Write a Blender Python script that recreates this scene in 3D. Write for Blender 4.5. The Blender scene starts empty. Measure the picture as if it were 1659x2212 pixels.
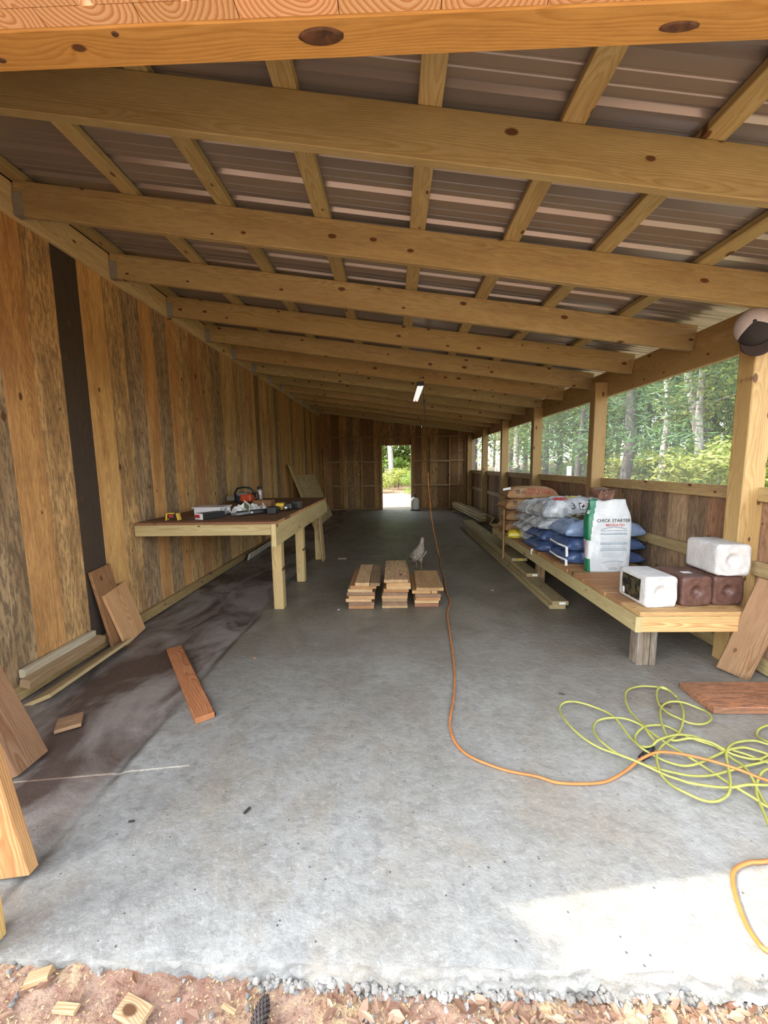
import bpy, bmesh, math, random
from math import sin, cos, pi, radians
from mathutils import Vector, Matrix, Euler, noise
from mathutils.bvhtree import BVHTree
S = bpy.context.scene
COL = S.collection
R = random.Random(7)

# ---------------------------------------------------------------- camera
cam_d = bpy.data.cameras.new('camera'); cam = bpy.data.objects.new('camera', cam_d); COL.objects.link(cam)
cam_d.sensor_fit = 'HORIZONTAL'; cam_d.sensor_width = 36.0
cam_d.lens = 835.0 / 1659.0 * 36.0
cam_d.clip_start = 0.02; cam_d.clip_end = 300
_r = Vector((0.99959877, 0.02436601, -0.01444299)); _f = Vector((-0.02592204, 0.99246913, -0.11972081)); _u = Vector((0.01141711, 0.12004716, 0.99270254))
_m = Matrix((_r, _u, -_f)).transposed().to_4x4(); _m.translation = Vector((0, 0, 1.32))
cam.matrix_world = _m
S.camera = cam
# ---------------------------------------------------------------- light
SUN_EL = radians(45)
sd = Vector((0.9914 * cos(SUN_EL), 0.131 * cos(SUN_EL), -sin(SUN_EL)))
w = bpy.data.worlds.new('world'); S.world = w; w.use_nodes = True
wn = w.node_tree; wn.nodes.clear()
sky = wn.nodes.new('ShaderNodeTexSky'); sky.sky_type = 'NISHITA'; sky.sun_disc = False
sky.sun_elevation = SUN_EL; sky.sun_rotation = radians(262); sky.air_density = 1.2; sky.dust_density = 2.0; sky.ozone_density = 1.0
bg = wn.nodes.new('ShaderNodeBackground'); bg.inputs['Strength'].default_value = 0.55
wo = wn.nodes.new('ShaderNodeOutputWorld')
hs = wn.nodes.new('ShaderNodeHueSaturation'); hs.inputs['Saturation'].default_value = 0.38
wn.links.new(sky.outputs[0], hs.inputs['Color']); wn.links.new(hs.outputs[0], bg.inputs[0]); wn.links.new(bg.outputs[0], wo.inputs[0])
sl = bpy.data.lights.new('sun', 'SUN'); sl.energy = 3.2; sl.angle = radians(0.3); sl.color = (1.0, 0.93, 0.80)
so = bpy.data.objects.new('sun', sl); COL.objects.link(so); so.rotation_euler = sd.to_track_quat('-Z', 'Y').to_euler(); so.location = (-8, -2, 9)
S.view_settings.view_transform = 'Standard'; S.view_settings.look = 'None'; S.view_settings.gamma = 1.0
S.view_settings.use_curve_mapping = False
S.view_settings.exposure = 1.4
S.cycles.max_bounces = 10; S.cycles.diffuse_bounces = 7; S.cycles.caustics_reflective = False; S.cycles.caustics_refractive = False

# ---------------------------------------------------------------- node helper
class NT:
    def __init__(s, name):
        s.m = bpy.data.materials.new(name); s.m.use_nodes = True; s.t = s.m.node_tree; s.t.nodes.clear()
        s.out = s.n('ShaderNodeOutputMaterial'); s.b = s.n('ShaderNodeBsdfPrincipled'); s.l(s.b.outputs[0], s.out.inputs[0])
    def n(s, ty, **k):
        x = s.t.nodes.new(ty)
        for a, v in k.items(): setattr(x, a, v)
        return x
    def l(s, a, b): s.t.links.new(a, b)
    def setin(s, sock, v):
        if hasattr(v, 'links') or hasattr(v, 'is_output'): s.l(v, sock)
        else: sock.default_value = v
    def math(s, op, a, b=0.0, c=None, clamp=False):
        x = s.n('ShaderNodeMath', operation=op, use_clamp=clamp); s.setin(x.inputs[0], a); s.setin(x.inputs[1], b)
        if c is not None: s.setin(x.inputs[2], c)
        return x.outputs[0]
    def vmul(s, v, t):
        x = s.n('ShaderNodeVectorMath', operation='MULTIPLY'); s.l(v, x.inputs[0]); x.inputs[1].default_value = t; return x.outputs[0]
    def vadd(s, a, b):
        x = s.n('ShaderNodeVectorMath', operation='ADD'); s.l(a, x.inputs[0]); s.setin(x.inputs[1], b); return x.outputs[0]
    def noise(s, v, sc, det=3, rough=.5, dist=0):
        x = s.n('ShaderNodeTexNoise'); s.l(v, x.inputs['Vector']); x.inputs['Scale'].default_value = sc; x.inputs['Detail'].default_value = det
        x.inputs['Roughness'].default_value = rough; x.inputs['Distortion'].default_value = dist; return x
    def ramp(s, v, pts, interp='LINEAR'):
        x = s.n('ShaderNodeValToRGB'); s.l(v, x.inputs[0]); e = x.color_ramp.elements; x.color_ramp.interpolation = interp
        while len(e) < len(pts): e.new(.5)
        for i, (p, c) in enumerate(pts):
            e[i].position = p; e[i].color = (c, c, c, 1) if not hasattr(c, '__len__') else (*c, 1)
        return x.outputs[0]
    def mix(s, f, a, b, mode='MIX'):
        x = s.n('ShaderNodeMix', data_type='RGBA', blend_type=mode); s.setin(x.inputs[0], f)
        for k, v in ((6, a), (7, b)):
            if hasattr(v, 'is_output'): s.l(v, x.inputs[k])
            else: x.inputs[k].default_value = (*v, 1)
        return x.outputs[2]
    def bump(s, h, st=.3, dist=.002):
        x = s.n('ShaderNodeBump'); x.inputs['Strength'].default_value = st; x.inputs['Distance'].default_value = dist; s.l(h, x.inputs['Height']); s.l(x.outputs[0], s.b.inputs['Normal'])
        return x
    def attr(s, name): return s.n('ShaderNodeAttribute', attribute_name=name)
    def coord(s): return s.n('ShaderNodeTexCoord').outputs['Object']

def plain(name, col, rough=.6, metal=0.0, var=.12, nscale=30, bump=0.0, coat=0.0, trans=0.0, emit=None, es=1.0):
    t = NT(name); p = t.coord(); nz = t.noise(p, nscale, 4)
    f = t.ramp(nz.outputs[0], [(.3, 1 - var), (.7, 1 + var * .3)])
    t.l(t.mix(1.0, col, f, 'MULTIPLY'), t.b.inputs['Base Color'])
    t.b.inputs['Roughness'].default_value = rough; t.b.inputs['Metallic'].default_value = metal
    t.b.inputs['Coat Weight'].default_value = coat; t.b.inputs['Transmission Weight'].default_value = trans
    if bump: t.bump(nz.outputs[0], bump, .003)
    if emit: t.b.inputs['Emission Color'].default_value = (*emit, 1); t.b.inputs['Emission Strength'].default_value = es
    return t.m

def wood(name, ring=220.0, ringc=(.62, .47, .30), ramt=.8, knots=.35, rough=.62, stain=.5, fib=.35, knot_c=(.10, .045, .018)):
    """solid wood: grown along the board's own length; 'gc' holds each board's own coordinates, 'Col' its own colour, alpha = weathering"""
    t = NT(name); g = t.attr('gc').outputs['Vector']; ca = t.attr('Col'); base = ca.outputs['Color']; wx = ca.outputs['Alpha']
    n1 = t.noise(t.vmul(g, (1.1, 5, 5)), 1.0, 2)
    n2 = t.noise(t.vmul(g, (5, 22, 22)), 1.0, 2)
    off = t.math('MULTIPLY_ADD', n1.outputs[0], .085, -.042)
    # knots
    kv = t.n('ShaderNodeTexVoronoi', feature='F1', voronoi_dimensions='2D'); t.l(t.vmul(g, (4.2, 8.0, 1)), kv.inputs['Vector']); kv.inputs['Scale'].default_value = 1.0; kv.inputs['Randomness'].default_value = .85
    kc = t.n('ShaderNodeSeparateColor'); t.l(kv.outputs['Color'], kc.inputs[0])
    on = t.math('LESS_THAN', kc.outputs[0], knots)
    ksz = t.math('MULTIPLY_ADD', kc.outputs[1], .085, .05)
    kd = t.math('DIVIDE', kv.outputs['Distance'], ksz)
    kdn = t.math('MULTIPLY_ADD', n2.outputs[0], .8, kd)
    kmask = t.math('MULTIPLY', t.ramp(t.math('MULTIPLY', kdn, .5), [(.55, 1.0), (.72, 0.0)]), on)
    swirl = t.math('MULTIPLY', t.math('MULTIPLY', t.math('POWER', 2.718, t.math('MULTIPLY', kd, -.55)), on), .02)
    sp = t.n('ShaderNodeSeparateXYZ'); t.l(g, sp.inputs[0])
    y2 = t.math('POWER', t.math('ABSOLUTE', t.math('ADD', sp.outputs[1], off)), 2.0); z2 = t.math('POWER', t.math('ABSOLUTE', t.math('ADD', sp.outputs[2], off)), 2.0)
    rad = t.math('ADD', t.math('SQRT', t.math('ADD', y2, z2)), swirl)
    rad = t.math('MULTIPLY_ADD', n2.outputs[0], .004, rad)
    fr = t.math('FRACT', t.math('MULTIPLY', rad, ring))
    rg = t.ramp(fr, [(0.0, 0.0), (.35, .15), (.78, 1.0), (.9, .7), (1.0, 0.0)])
    fb = t.noise(t.vmul(g, (9, 260, 260)), 1.0, 3)
    blot = t.noise(t.vmul(g, (11, 62, 62)), 1.0, 5, .72)
    gs = t.noise(t.vmul(g, (1.6, 10, 10)), 1.0, 5, .65)
    c = t.mix(t.math('MULTIPLY', rg, ramt), base, t.mix(1.0, base, ringc, 'MULTIPLY'))
    c = t.mix(t.math('MULTIPLY', t.ramp(fb.outputs[0], [(.35, 1.0), (.6, 0.0)]), fib), c, t.mix(1.0, c, (.55, .45, .35), 'MULTIPLY'))
    c = t.mix(t.math('MULTIPLY', t.ramp(gs.outputs[0], [(.42, 0.0), (.62, 1.0)]), stain * .55), c, t.mix(1.0, c, (.62, .48, .34), 'MULTIPLY'))
    # weathering: mottled grey and mildew by the board's own age
    wm = t.math('MULTIPLY', t.ramp(blot.outputs[0], [(.47, 0.0), (.56, 1.0)]), wx, clamp=True)
    c = t.mix(t.math('MULTIPLY', wm, .72), c, t.mix(.55, t.mix(1.0, c, (.22, .18, .15), 'MULTIPLY'), (.075, .065, .055)))
    gm = t.math('MULTIPLY', t.ramp(gs.outputs[0], [(.44, 0.0), (.58, 1.0)]), wx, clamp=True)
    c = t.mix(t.math('MULTIPLY', gm, .42), c, (.15, .105, .06))
    c = t.mix(kmask, c, knot_c)
    t.l(c, t.b.inputs['Base Color']); t.b.inputs['Roughness'].default_value = rough
    t.b.inputs['Specular IOR Level'].default_value = .3
    t.bump(t.math('ADD', t.math('MULTIPLY', fb.outputs[0], .6), t.math('MULTIPLY', blot.outputs[0], .5)), .25, .0015)
    return t.m

M = {}
M['lumber'] = wood('treated_lumber', 150, (.66, .55, .34), .55, .42, .6, .5, .2)
M['rough'] = wood('rough_sawn_boards', 190, (.55, .42, .28), .5, .12, .8, .9, .55)
M['cutoff'] = wood('cut_pine', 210, (.62, .42, .26), .75, .12, .7, .5, .35)
M['endgrain'] = wood('end_grain_pine', 80, (.70, .50, .30), 1.0, .05, .7, .1, .15)
M['galv'] = plain('galvanised_steel', (.42, .45, .48), .4, .8)
M['wire'] = plain('galvanised_wire', (.42, .46, .48), .5, .4)
M['black'] = plain('black_plastic', (.014, .014, .016), .4)
M['white'] = plain('white_plastic', (.75, .75, .73), .5)
M['black_print'] = plain('black_ink', (.02, .02, .022), .5)
M['red_print'] = plain('red_ink', (.42, .03, .03), .5)
M['white_print'] = plain('white_ink', (.8, .8, .82), .5)
M['blue_print'] = plain('blue_grey_ink', (.10, .17, .24), .5)

# ---------------------------------------------------------------- mesh builder
class MB:
    def __init__(s): s.v = []; s.f = []; s.g = []; s.c = []; s.mi = []
    def add(s, verts, faces, gc=None, col=(.6, .6, .6, 0), mi=0):
        k = len(s.v); s.v += [Vector(q) for q in verts]; s.f += [tuple(i + k for i in f) for f in faces]
        s.g += list(gc) if gc else [Vector(q) for q in verts]
        s.c += [col] * len(verts); s.mi += [mi] * len(faces)
    def board(s, p0, p1, wdir, w, t, col=(.5, .35, .18), wx=0.0, ch=.003, mi=0, seed=None, pith=None, bow=0.0):
        """lumber from p0 to p1 (centre line), width w along wdir, thickness t"""
        rr = random.Random(seed) if seed is not None else R
        p0 = Vector(p0); p1 = Vector(p1); d = p1 - p0; L = d.length; d.normalize()
        a = Vector(wdir); a = (a - d * a.dot(d)).normalized(); b = d.cross(a)
        ch = min(ch, w * .2, t * .2)
        prof = [(-w/2+ch, -t/2), (w/2-ch, -t/2), (w/2, -t/2+ch), (w/2, t/2-ch), (w/2-ch, t/2), (-w/2+ch, t/2), (-w/2, t/2-ch), (-w/2, -t/2+ch)]
        if pith is None: pith = (rr.uniform(-.06, .06), rr.choice((-1, 1)) * rr.uniform(.02, .11))
        ox = rr.uniform(0, 60)
        n = max(1, int(L / .5)) if bow else 1
        vs = []; gs = []
        for i in range(n + 1):
            q = p0 + d * (L * i / n)
            bb = bow * (1 - (2 * i / n - 1) ** 2)
            for (u, v) in prof:
                vs.append(q + a * u + b * (v + bb)); gs.append(Vector((ox + L * i / n, pith[0] + u, pith[1] + v)))
        fs = []
        for i in range(n):
            for k in range(8):
                k2 = (k + 1) % 8; fs.append((i*8+k, i*8+k2, (i+1)*8+k2, (i+1)*8+k))
        fs.append(tuple(range(7, -1, -1))); fs.append(tuple(n*8 + k for k in range(8)))
        vv_ = rr.uniform(.88, 1.08); c = tuple(x * vv_ * rr.uniform(.98, 1.02) for x in col)
        s.add(vs, fs, gs, (*c, wx), mi)
    def box(s, lo, hi, col=(.6, .6, .6), wx=0, mi=0):
        x0, y0, z0 = lo; x1, y1, z1 = hi
        s.add([(x0,y0,z0),(x1,y0,z0),(x1,y1,z0),(x0,y1,z0),(x0,y0,z1),(x1,y0,z1),(x1,y1,z1),(x0,y1,z1)],
              [(0,3,2,1),(4,5,6,7),(0,1,5,4),(1,2,6,5),(2,3,7,6),(3,0,4,7)], None, (*col, wx), mi)
    def tube(s, pts, r, n=8, caps=True, mi=0, col=(.6,.6,.6,0)):
        pts = [Vector(p) for p in pts]; rs = r if hasattr(r, '__len__') else [r] * len(pts)
        vs = []; up = None
        for i, p in enumerate(pts):
            d = (pts[min(i+1, len(pts)-1)] - pts[max(i-1, 0)])
            if d.length < 1e-9: d = Vector((0, 0, 1))
            d.normalize()
            if up is None: up = d.orthogonal().normalized()
            up = (up - d * up.dot(d)); up = up.normalized() if up.length > 1e-6 else d.orthogonal().normalized()
            q = d.cross(up)
            for k in range(n):
                a = 2 * pi * k / n; vs.append(p + (up * cos(a) + q * sin(a)) * rs[i])
        fs = [(i*n+k, i*n+(k+1) % n, (i+1)*n+(k+1) % n, (i+1)*n+k) for i in range(len(pts)-1) for k in range(n)]
        if caps: fs += [tuple(range(n-1, -1, -1)), tuple((len(pts)-1)*n + k for k in range(n))]
        s.add(vs, fs, None, col, mi)
    def lathe(s, prof, c=(0, 0, 0), n=24, mi=0, col=(.6,.6,.6,0), mat=None):
        c = Vector(c); vs = []
        for (r, z) in prof:
            for k in range(n):
                a = 2*pi*k/n; q = Vector((r*cos(a), r*sin(a), z)); vs.append((mat @ q if mat else q) + c)
        fs = [(i*n+k, i*n+(k+1) % n, (i+1)*n+(k+1) % n, (i+1)*n+k) for i in range(len(prof)-1) for k in range(n)]
        fs += [tuple(range(n-1, -1, -1)), tuple((len(prof)-1)*n + k for k in range(n))]
        s.add(vs, fs, None, col, mi)
    def grid(s, fn, nu, nv, closed_u=False, closed_v=False, mi=0, col=(.6,.6,.6,0), gc=None):
        vs = [fn(i / (nu if closed_u else nu - 1), j / (nv if closed_v else nv - 1)) for i in range(nu) for j in range(nv)]
        fs = []
        for i in range(nu if closed_u else nu - 1):
            for j in range(nv if closed_v else nv - 1):
                i2 = (i+1) % nu; j2 = (j+1) % nv; fs.append((i*nv+j, i2*nv+j, i2*nv+j2, i*nv+j2))
        s.add(vs, fs, None, col, mi)
    def build(s, name, mats, parent=None, smooth=False, origin=None, label=None, cat=None, group=None, kind=None, rot=None, bevel=0, recalc=True, subsurf=0):
        if not isinstance(mats, (list, tuple)): mats = [mats]
        me = bpy.data.meshes.new(name)
        if parent is not None: o3 = Vector(parent['_o']) if origin is None else Vector(origin)
        elif origin is not None: o3 = Vector(origin)
        else:
            xs = [v.x for v in s.v]; ys = [v.y for v in s.v]; zs = [v.z for v in s.v]
            o3 = Vector(((min(xs)+max(xs))/2, (min(ys)+max(ys))/2, min(zs)))
        vv = [v - o3 for v in s.v]
        me.from_pydata(vv, [], s.f)
        a = me.attributes.new('gc', 'FLOAT_VECTOR', 'POINT'); a.data.foreach_set('vector', [x for q in s.g for x in q])
        ca = me.color_attributes.new('Col', 'FLOAT_COLOR', 'POINT'); ca.data.foreach_set('color', [x for q in s.c for x in q])
        for m in mats: me.materials.append(m)
        me.polygons.foreach_set('material_index', s.mi)
        if recalc:
            bm = bmesh.new(); bm.from_mesh(me); bmesh.ops.recalc_face_normals(bm, faces=bm.faces); bm.to_mesh(me); bm.free()
        if smooth: me.polygons.foreach_set('use_smooth', [True] * len(me.polygons))
        me.update()
        o = bpy.data.objects.new(name, me); COL.objects.link(o)
        if parent is not None: o.parent = parent; o.location = o3 - Vector(parent['_o'])
        else: o.location = o3
        o['_o'] = tuple(o3)
        if bevel:
            b = o.modifiers.new('bevel', 'BEVEL'); b.width = bevel; b.segments = 2; b.limit_method = 'ANGLE'
        if subsurf:
            b = o.modifiers.new('sub', 'SUBSURF'); b.levels = subsurf; b.render_levels = subsurf
        if parent is None: tag(o, label, cat, group, kind)
        elif label: o['label'] = label
        return o
ALL = []
def tag(o, label=None, cat=None, group=None, kind=None):
    if label: o['label'] = label
    if cat: o['category'] = cat
    if group: o['group'] = group
    if kind: o['kind'] = kind
def empty(name, loc, label, cat, group=None, kind=None):
    o = bpy.data.objects.new(name, None); COL.objects.link(o); o.location = loc; o.empty_display_size = .1
    o['_o'] = tuple(loc); tag(o, label, cat, group, kind); return o
ORD = ['nearest', 'second', 'third', 'fourth', 'fifth', 'sixth', 'seventh', 'eighth', 'ninth', 'tenth', 'eleventh', 'twelfth', 'thirteenth', 'fourteenth']

# ================================================================ STRUCTURE
XL, XR, YF, YB = -2.2, 2.2, .877, 11.6
def hb(x): return 2.475 - .142 * x          # underside of the rafters
def crackx(y): return -1.225 + .03 * noise.noise(Vector((0, y * 1.3, 3))) + .012 * noise.noise(Vector((0, y * 9, 1)))
# concrete
def concrete():
    t = NT('concrete_slab'); p = t.coord()
    a = t.noise(p, .9, 4, .6); b = t.noise(p, 9, 5, .65); c = t.noise(p, 60, 3, .6); d = t.noise(p, 2.3, 5, .6, .6)
    base = t.mix(t.ramp(a.outputs[0], [(.3, 0.0), (.7, 1.0)]), (.315, .32, .305), (.24, .235, .21))
    base = t.mix(t.math('MULTIPLY', t.ramp(b.outputs[0], [(.38, 1.0), (.54, 0.0)]), .5), base, (.19, .19, .18))
    base = t.mix(t.math('MULTIPLY', t.ramp(d.outputs[0], [(.48, 0.0), (.66, 1.0)]), .5), base, (.27, .225, .16))
    f = t.noise(p, 24, 4, .68, .12); base = t.mix(t.math('MULTIPLY', t.ramp(f.outputs[0], [(.36, 1.0), (.50, 0.0)]), .5), base, (.16, .158, .15))
    g2 = t.noise(p, 46, 3, .7); base = t.mix(t.math('MULTIPLY', t.ramp(g2.outputs[0], [(.56, 0.0), (.66, 1.0)]), .35), base, (.42, .42, .40))
    sp = t.n('ShaderNodeSeparateXYZ'); t.l(p, sp.inputs[0])
    # reflected indoor light put into the colour: browner and darker further inside
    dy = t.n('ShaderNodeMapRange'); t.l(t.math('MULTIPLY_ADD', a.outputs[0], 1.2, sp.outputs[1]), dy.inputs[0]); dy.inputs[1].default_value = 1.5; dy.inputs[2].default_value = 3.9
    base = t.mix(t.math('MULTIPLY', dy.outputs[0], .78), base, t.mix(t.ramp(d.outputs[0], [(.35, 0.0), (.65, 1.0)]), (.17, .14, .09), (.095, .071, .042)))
    vor = t.n('ShaderNodeTexVoronoi'); t.l(p, vor.inputs['Vector']); vor.inputs['Scale'].default_value = 2.4
    rc = t.n('ShaderNodeSeparateColor'); t.l(vor.outputs['Color'], rc.inputs[0]); rm = t.math('MULTIPLY', t.math('LESS_THAN', rc.outputs[0], .12), t.math('LESS_THAN', vor.outputs['Distance'], .035))
    base = t.mix(t.math('MULTIPLY', rm, .6), base, (.50, .16, .09))
    # older strip left of the joint, stained with red mud
    st = t.attr('Col').outputs['Color']; ss = t.n('ShaderNodeSeparateColor'); t.l(st, ss.inputs[0])
    e = t.noise(t.vmul(p, (1, .55, 1)), 2.6, 5, .62, .8)
    dirt = t.mix(t.ramp(e.outputs[0], [(.40, 0.0), (.58, 1.0)]), (.23, .195, .17), (.06, .036, .027))
    base = t.mix(t.math('MULTIPLY', ss.outputs[0], .93), base, dirt)
    base = t.mix(t.math('MULTIPLY', ss.outputs[1], .9), base, (.06, .05, .04))
    pit = t.n('ShaderNodeTexVoronoi'); t.l(p, pit.inputs['Vector']); pit.inputs['Scale'].default_value = 34
    pc = t.n('ShaderNodeSeparateColor'); t.l(pit.outputs['Color'], pc.inputs[0])
    pm = t.math('MULTIPLY', t.math('LESS_THAN', pc.outputs[0], .16), t.ramp(pit.outputs['Distance'], [(.07, 1.0), (.13, 0.0)]))
    base = t.mix(t.math('MULTIPLY', pm, .75), base, (.06, .055, .05))
    t.l(base, t.b.inputs['Base Color'])
    t.l(t.ramp(b.outputs[0], [(.3, .42), (.7, .62)]), t.b.inputs['Roughness'])
    h = t.math('ADD', t.math('MULTIPLY', b.outputs[0], 1.0), t.math('ADD', t.math('MULTIPLY', f.outputs[0], .7), t.math('MULTIPLY', pm, -.8)))
    t.bump(h, .7, .009)
    return t.m
M['concrete'] = concrete()
def smooth01(x): x = max(0., min(1., x)); return x * x * (3 - 2 * x)
def build_floor():
    mb = MB(); nx = 150; ys = [YF]
    y = YF
    while y < 12.2: y += .03 if y < 3.5 else .08; ys.append(y)
    x0, x1 = -2.42, 2.36; vs = []; cs = []
    XS_ = sorted([x0, x1] + [-1.36 + .01 * q for q in range(30)] + [x0 + .04 * q for q in range(1, 26)] + [-1.03 + .0355 * q for q in range(94)]); nx = len(XS_) - 1
    for j, y in enumerate(ys):
        for i in range(nx + 1):
            x = XS_[i]
            cx = crackx(y); d = x - cx
            z = .0025 * noise.noise(Vector((x * 2, y * 2, 0)))- .002
            gro = math.exp(-(d / .02) ** 2)
            brk = smooth01(.5 + 1.6 * noise.noise(Vector((0, y * 2.1, 7))))
            z -= gro * .008 * brk
            yy = y
            if j == 0:
                yy = y + .006 * noise.noise(Vector((x * 9, 0, 4))); z -= .003
                if x < -1.0: yy += .035 * smooth01((-1.0 - x) / .5)
            if x < cx: z -= .004
            dirt = smooth01((-d + .05 * noise.noise(Vector((x * 3, y * 2, 5))) + .01) / .05) * smooth01((y - .98) / .35)
            vs.append((x, yy, z)); cs.append((dirt, gro * brk, 0, 0))
    fs = [(j*(nx+1)+i, j*(nx+1)+i+1, (j+1)*(nx+1)+i+1, (j+1)*(nx+1)+i) for j in range(len(ys)-1) for i in range(nx)]
    k = len(vs); mb.add(vs, fs, None, (0, 0, 0, 0)); mb.c = cs
    # ragged front edge
    rows = 7; ev = []; ecs = []
    for r in range(rows + 1):
        for i in range(nx * 2 + 1):
            q = r / rows
            f = i / 2; i0 = int(f); i1 = min(i0 + 1, nx); top = Vector(vs[i0]).lerp(Vector(vs[i1]), f - i0); x = top.x
            nz = noise.noise(Vector((x * 22, r * 1.7, 2))); n2 = noise.noise(Vector((x * 70, r * 3.1, 6)))
            dep = .075 + .03 * noise.noise(Vector((x * 6, 1, 1)))
            ev.append((x, top.y - q * .012 - (.016 * nz + .012 * n2) * min(1, r) , top.z - q * dep)); ecs.append((0, .12, 0, 0))
    ef = [(r*(2*nx+1)+i, r*(2*nx+1)+i+1, (r+1)*(2*nx+1)+i+1, (r+1)*(2*nx+1)+i) for r in range(rows) for i in range(2*nx)]
    mb.add(ev, ef, None, (0, 0, 0, 0)); mb.c[k:] = ecs
    mb.box((x0, YF + .15, -.10), (x1, 12.2, -.02), (0, 0, 0))
    o = mb.build('floor', M['concrete'], smooth=True, origin=(0, 0, 0), kind='structure', label='grey concrete slab floor with a rough broken front edge', recalc=False)
    return o
floor = build_floor()
# ---- walls of upright boards
def wall_cols(kind):
    return {'orange': ((.71, .405, .16), .32), 'clean': ((.76, .47, .18), .22), 'mott': ((.72, .46, .20), .8), 'grey': ((.48, .335, .19), .95),
            'dark': ((.07, .052, .038), .3), 'brown': ((.36, .20, .08), .5), 'yellow': ((.70, .48, .21), .35), 'red': ((.54, .29, .13), .35),
            'pale': ((.68, .48, .25), .45)}[kind]
def build_wall_left():
    mb = MB(); y = .69
    spec = [('brown', 1.0), ('orange', 1.19), ('mott', 1.383)]
    edges = [(.69, .93, 'brown'), (.93, 1.16, 'orange'), (1.16, 1.386, 'mott'), (1.411, 1.62, 'orange'), (1.62, 1.80, 'clean'), (1.80, 2.0, 'grey'),
             (2.0, 2.206, 'grey'), (2.206, 2.414, 'orange'), (2.414, 2.624, 'mott'), (2.624, 2.833, 'dark'), (2.833, 3.066, 'clean'), (3.066, 3.262, 'mott'),
             (3.262, 3.49, 'grey'), (3.49, 3.675, 'orange'), (3.675, 3.889, 'grey'), (3.889, 4.046, 'orange'), (4.046, 4.307, 'mott'), (4.307, 4.5, 'red'),
             (4.5, 4.773, 'mott'), (4.773, 5.066, 'grey'), (5.066, 5.28, 'yellow')]
    y = 5.28; rr = random.Random(11)
    while y < 11.75:
        wd = rr.uniform(.13, .24); edges.append((y, y + wd, rr.choice(['yellow', 'clean', 'pale', 'mott', 'orange', 'grey', 'brown', 'pale']))); y += wd
    for i, (a, b, k) in enumerate(edges):
        col, wx = wall_cols(k); yc = (a + b) / 2; t = .022 + .004 * ((i * 7) % 3)
        mb.board((XL - t/2, yc, .05), (XL - t/2, yc, 2.95), (0, 1, 0), b - a - .002, t, col, wx, .002, seed=100 + i)
    # light comes through where two boards stop meeting; shut above and below it
    mb.box((XL - .03, 1.382, 1.34), (XL - .005, 1.414, 2.9), (.3, .2, .1)); mb.box((XL - .03, 1.382, .03), (XL - .005, 1.414, .56), (.3, .2, .1))
    # outer layer of boards, raised out of view above the roof to shade the slab
    for (a, b, z0, z1) in [(.69, 1.367, -.05, 4.2), (1.392, 2.5, -.05, 4.2), (2.5, 4.5, -.05, 4.2), (4.5, 7, -.05, 4.2), (7, 9.5, -.05, 4.2), (9.5, 11.8, -.05, 4.2), (1.367, 1.392, 1.34, 4.2), (1.367, 1.392, -.05, .56)]:
        mb.box((XL - .06, a, z0), (XL - .032, b, z1), (.3, .2, .11), .5)
    return mb.build('wall_left', M['rough'], kind='structure', label='tall wall of rough upright boards in orange, grey and near black')
build_wall_left()
def build_wall_back():
    mb = MB(); rr = random.Random(5); x = -2.3; i = 0
    dx0, dx1, dz = -.336, .514, 1.895
    while x < 2.4:
        wd = rr.uniform(.17, .25); xe = min(x + wd, 2.42); k = rr.choice(['red', 'mott', 'orange', 'brown', 'mott', 'orange', 'mott', 'grey']); col, wx = wall_cols(k); col = tuple(c * .85 for c in col)
        segs = []
        if xe <= dx0 or x >= dx1: segs = [(x, xe, .03)]
        else:
            if x < dx0: segs.append((x, dx0, .03))
            if xe > dx1: segs.append((dx1, xe, .03))
            segs.append((max(x, dx0), min(xe, dx1), dz))
        for (a, b, z0) in segs:
            if b - a > .01: mb.board(((a+b)/2, YB + .06, z0), ((a+b)/2, YB + .06, hb((a+b)/2) + .2), (1, 0, 0), b - a - .003, .022, col, min(1, wx + .25), .002, seed=300 + i)
        i += 1; x = xe
    mb.box((-2.4, YB + .085, 0), (dx0, YB + .10, 2.9), (.1, .06, .03)); mb.box((dx1, YB + .085, 0), (2.45, YB + .10, 2.4), (.1, .06, .03)); mb.box((dx0, YB + .085, dz), (dx1, YB + .10, 2.6), (.1, .06, .03))
    return mb.build('wall_back', M['rough'], kind='structure', label='far end wall of dark weathered upright boards around the doorway')
build_wall_back()
# stud framing standing against the end wall: countable lumber
TRE = (.50, .385, .19)
for i, x in enumerate([-2.06, -1.49, -.95, -.375, .552, 1.10, 1.66, 2.12]):
    mb = MB(); top = 2.13
    mb.board((x, YB + .005, .04), (x, YB + .005, top), (1, 0, 0), .04, .085, (.40, .27, .12), .3, seed=400 + i)
    mb.build('wall_stud', M['lumber'], label='%s upright stud from the left on the end wall' % ['leftmost', 'second', 'third', 'fourth, left of doorway,', 'fifth, right of doorway,', 'sixth', 'seventh', 'rightmost'][i], cat='stud', group='studs of the end wall')
bays = [(-2.06, -1.49), (-1.49, -.95), (-.95, -.375), (.552, 1.10), (1.10, 1.66), (1.66, 2.12)]
for i, (a, b) in enumerate(bays):
    for z, nm in ((1.43, 'upper'), (.72, 'lower')):
        mb = MB(); mb.board((a + .021, YB + .005, z + (i % 2) * .012), (b - .021, YB + .005, z + (i % 2) * .012), (0, 1, 0), .085, .04, (.42, .29, .14), .3)
        mb.build('blocking_board', M['lumber'], label='%s horizontal blocking board in the %s bay from left of the end wall' % (nm, ['first', 'second', 'third', 'fourth', 'fifth', 'sixth'][i]), cat='blocking board', group='blocking of the end wall')
mb = MB(); mb.board((-2.18, YB + .005, 2.15), (2.16, YB + .005, 2.15), (0, 1, 0), .085, .04, (.36, .22, .10), .4)
mb.build('top_plate', M['lumber'], label='long dark horizontal plate across the end wall above the doorway', cat='beam')
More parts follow.
